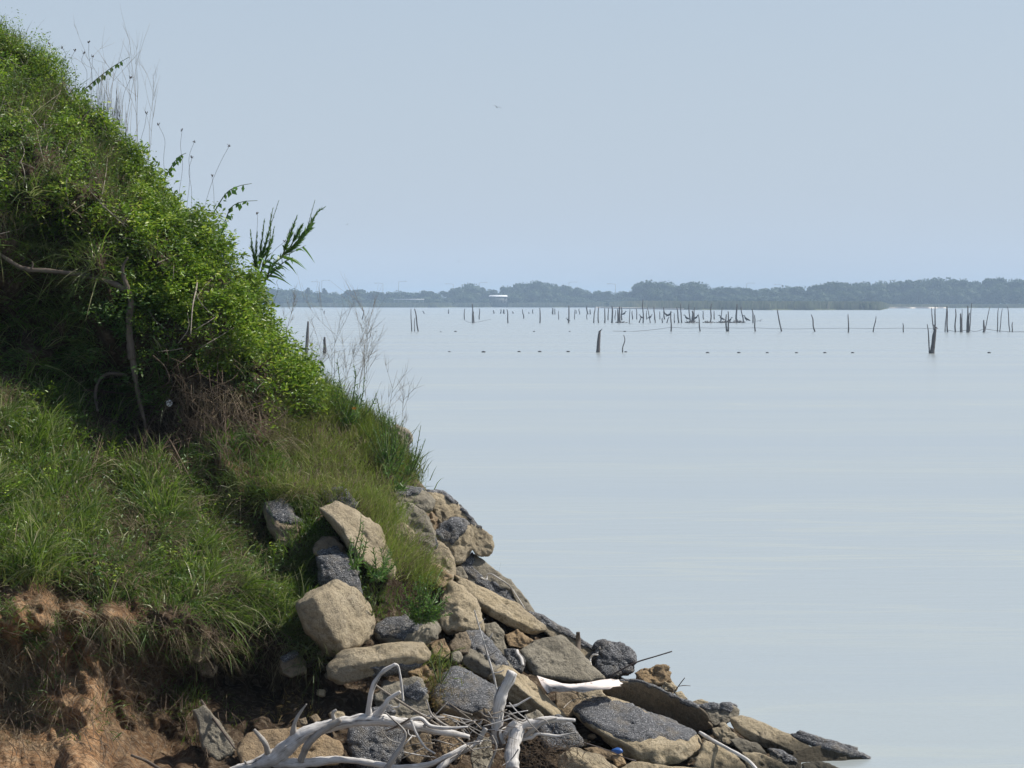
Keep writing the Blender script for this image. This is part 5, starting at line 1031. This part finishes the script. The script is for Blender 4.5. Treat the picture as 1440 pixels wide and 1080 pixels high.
# dead branching stalks
def dead(name, base, tip, Y, label, n1=7, seed=0, mat='twig', spread=.7, r0=.0035, group='dead branching stalks', sub=3):
    r = random.Random(seed); A = Acc(); b = P(base[0], base[1], Y); t = P(tip[0], tip[1], Y); L = np.linalg.norm(t-b); ax = (t-b)/L
    def br(p, d, l, rad, dep):
        q = [p]; 
        for k in range(4): d = d+np.array([r.gauss(0, .10), r.gauss(0, .10), r.gauss(.03, .06)]); d = d/np.linalg.norm(d); q.append(q[-1]+d*l/4)
        A.add(*tube(resample(q, 8), np.linspace(rad, rad*.4, 8), 4))
        if dep:
            for k in range(sub+dep):
                f = r.uniform(.25, .95); i = min(3, int(f*4)); p2 = q[i]+(q[i+1]-q[i])*(f*4-i)
                d2 = d+np.array([r.gauss(0, spread), r.gauss(0, spread*.7), r.gauss(.15, .35)]); br(p2, d2/np.linalg.norm(d2), l*r.uniform(.3, .55), max(rad*.6, .0009), dep-1)
    br(b, ax, L, r0, 2); o = A.build(name, M[mat], None, False, loc=b); o.location = b; return props(o, label, 'dead plant', group)
for i, (b, t, lb) in enumerate([((458,600),(470,450),'tall bare branching stalk rising before the short piling'),((425,560),(436,470),'bare branching stalk close to the leafy slope'),((478,590),(492,455),'slender forked bare stalk left of the green weed'),((500,600),(512,452),'pale double bare stalk right of the short piling'),((512,610),(548,478),'bare stalk leaning right above the green weed'),((530,625),(560,520),'short bare stalk right of the green weed'),((440,575),(450,500),'low bushy bare stalk by the leafy slope'),((470,600),(505,500),'low spreading bare stalk behind the green weed'),((402,480),(412,425),'small bare twig below the feathery weeds'),((560,640),(578,560),'short bare stalk near the skyline boulder')]):
    dead('dead_stalk', b, t, 18.9, lb, seed=i+1, r0=.0019, spread=.5, sub=5)
for i, (b, t, lb) in enumerate([((195,215),(196,38),'tallest bare grass stalk on the upper skyline'),((175,200),(184,25),'bare stalk leaning right on the upper skyline, left of the tallest'),((150,180),(147,50),'bare straight stalk above the vine shoot'),((190,225),(222,85),'bare branching stalk right of the tallest one'),((205,235),(248,128),'bare stalk leaning farthest right on the upper skyline'),((165,190),(160,60),'bare thin stalk between vine shoot and tallest stalk'),((208,240),(232,100),'bare forked stalk beside the one leaning farthest')]):
    dead('dead_stalk', b, t, 19.8, lb, seed=i+30, r0=.0018, spread=.4, sub=1)
A = Acc()
for i in range(90):
    x = random.gauss(160, 14); b_ = P(x, float(sil(x))+6, 19.7); t_ = P(x+random.gauss(3, 6), float(sil(x))-random.uniform(30, 95), 19.7); A.add(*tube([b_, (b_+t_)/2+[random.gauss(0,.01),0,0], t_], [.0017, .0013, .0008], 4))
props(A.build('dead_stems', M['twig'], None), 'clump of thin dead stems on the upper skyline', 'stems', kind='stuff')
# green weeds
plant('green_weed', [[(486,600),(484,565),(478,535),(474,506)],[(488,600),(496,560),(500,530),(497,512)],[(490,602),(508,565),(512,530)],[(484,600),(470,570),(466,548)],[(492,605),(520,575),(530,552)]], 'dense upright dark green weed on the skyline mid slope', 'weed', 18.6, 34, .042, .26, seed=8, ang=.8, bushy=(20,492,556,26,34))
plant('green_weed', [[(545,660),(540,620),(536,590),(530,560)],[(550,665),(556,625),(556,590)],[(545,665),(525,625),(510,600)],[(555,670),(568,640),(574,610)],[(548,668),(545,640),(548,575)]], 'spreading green weed around the skyline boulder', 'weed', 18.3, 34, .04, .26, seed=9, ang=.8, bushy=(26,545,620,30,44))
plant('green_weed', [[(575,668),(584,640),(592,598)],[(576,670),(590,640),(598,618)],[(574,668),(578,650),(580,620)]], 'small feathery weed jutting over the water from the skyline', 'weed', 18.4, 30, .034, .22, seed=10, ang=.6, bushy=(3,588,630,8,20))
plant('green_weed', [[(590,870),(600,845),(612,820),(622,800)],[(590,872),(590,840),(592,812)],[(588,872),(575,845),(566,822)],[(592,874),(612,855),(632,838)],[(590,875),(618,868),(636,862)],[(586,875),(570,862),(556,850)],[(592,872),(605,835),(606,805)]], 'dense round dark green weed beside the squarish tan block', 'weed', 16.42, 26, .036, .42, seed=11, ang=1.0, bushy=(46,596,840,36,34))
plant('green_weed', [[(498,800),(500,770),(506,745),(508,722)],[(498,802),(492,775),(494,755)],[(499,800),(512,775),(516,758)]], 'small leafy weed in front of the elongated boulder, left of two', 'weed', 16.5, 22, .045, .28, seed=12, ang=.9, bushy=(4,502,750,12,24))
plant('green_weed', [[(530,815),(528,790),(524,770)],[(532,815),(542,790),(548,772)],[(528,815),(518,800),(514,790)],[(533,816),(550,800),(558,790)]], 'small leafy weed in front of the elongated boulder, right of two', 'weed', 16.5, 24, .045, .28, seed=13, ang=.9, bushy=(8,536,786,18,16))
plant('green_weed', [[(520,880),(525,855),(530,838)],[(518,880),(512,860),(515,845)]], 'little light green weed right of the big lit boulder', 'weed', 16.35, 16, .03, .3, mat='grasslight', seed=14, ang=.9)
plant('green_weed', [[(560,690),(575,675),(590,668)],[(558,690),(568,668),(572,655)],[(556,692),(545,670),(540,655)]], 'silvery-leaved weed above the grey-crusted flat slab', 'weed', 18.12, 20, .05, .24, seed=15, ang=.9, bushy=(4,568,672,14,12))
plant('green_weed', [[(268,640),(262,615),(258,600)],[(270,642),(276,620),(284,610)],[(255,595),(250,580),(252,570)]], 'bright small weed growing from the dark soil', 'weed', float(Yt(265,620))-.2, 14, .035, .35, mat='leaf', seed=16, ang=1.0)
plant('reed_tuft', [[(618,960),(622,930),(640,915),(655,912)],[(616,960),(606,930),(600,912)],[(618,960),(618,925),(622,905)],[(620,962),(632,940),(636,920)]], 'thin light reeds arching between the middle rubble stones', 'reeds', 16.1, 6, .06, .1, mat='grasslight', stemmat='stem', seed=17, ang=.4)
c0 = P(498, 574, 18.1); e = empty('flower', tuple(c0), 'tiny orange flower below the dense upright weed', 'flower'); A = Acc()
for k in range(8):
    a = k*.785; A.add(np.array([[0,0,0],[math.cos(a-.3)*.012,-.003,math.sin(a-.3)*.008],[math.cos(a)*.018,-.004,math.sin(a)*.010],[math.cos(a+.3)*.012,-.003,math.sin(a+.3)*.008]]), [[0,1,2,3]])
A.build('petals', M['flower'], e); A = Acc(); A.add(*tube([(0,0,0),(0,.02,-.08)], .002, 5)); A.build('stem', M['stem'], e)

# ------------------------------------------------------------------ haze over the bay
m = bpy.data.materials.new('haze'); m.use_nodes = True; n = m.node_tree; n.nodes.clear()
pv = n.nodes.new('ShaderNodeVolumePrincipled'); pv.inputs['Density'].default_value = 0.00028; pv.inputs['Color'].default_value = (0.60, 0.78, 1.0, 1)
pv.inputs['Anisotropy'].default_value = 0.0
ou = n.nodes.new('ShaderNodeOutputMaterial'); n.links.new(pv.outputs[0], ou.inputs['Volume'])
A = Acc(); A.add(*box((0, 2980, 14.0), (4700, 3100, 16.5))); hz = A.build('haze', m); props(hz, kind='stuff'); hz['label'] = 'pale blue haze lying over the bay'; hz['category'] = 'haze'
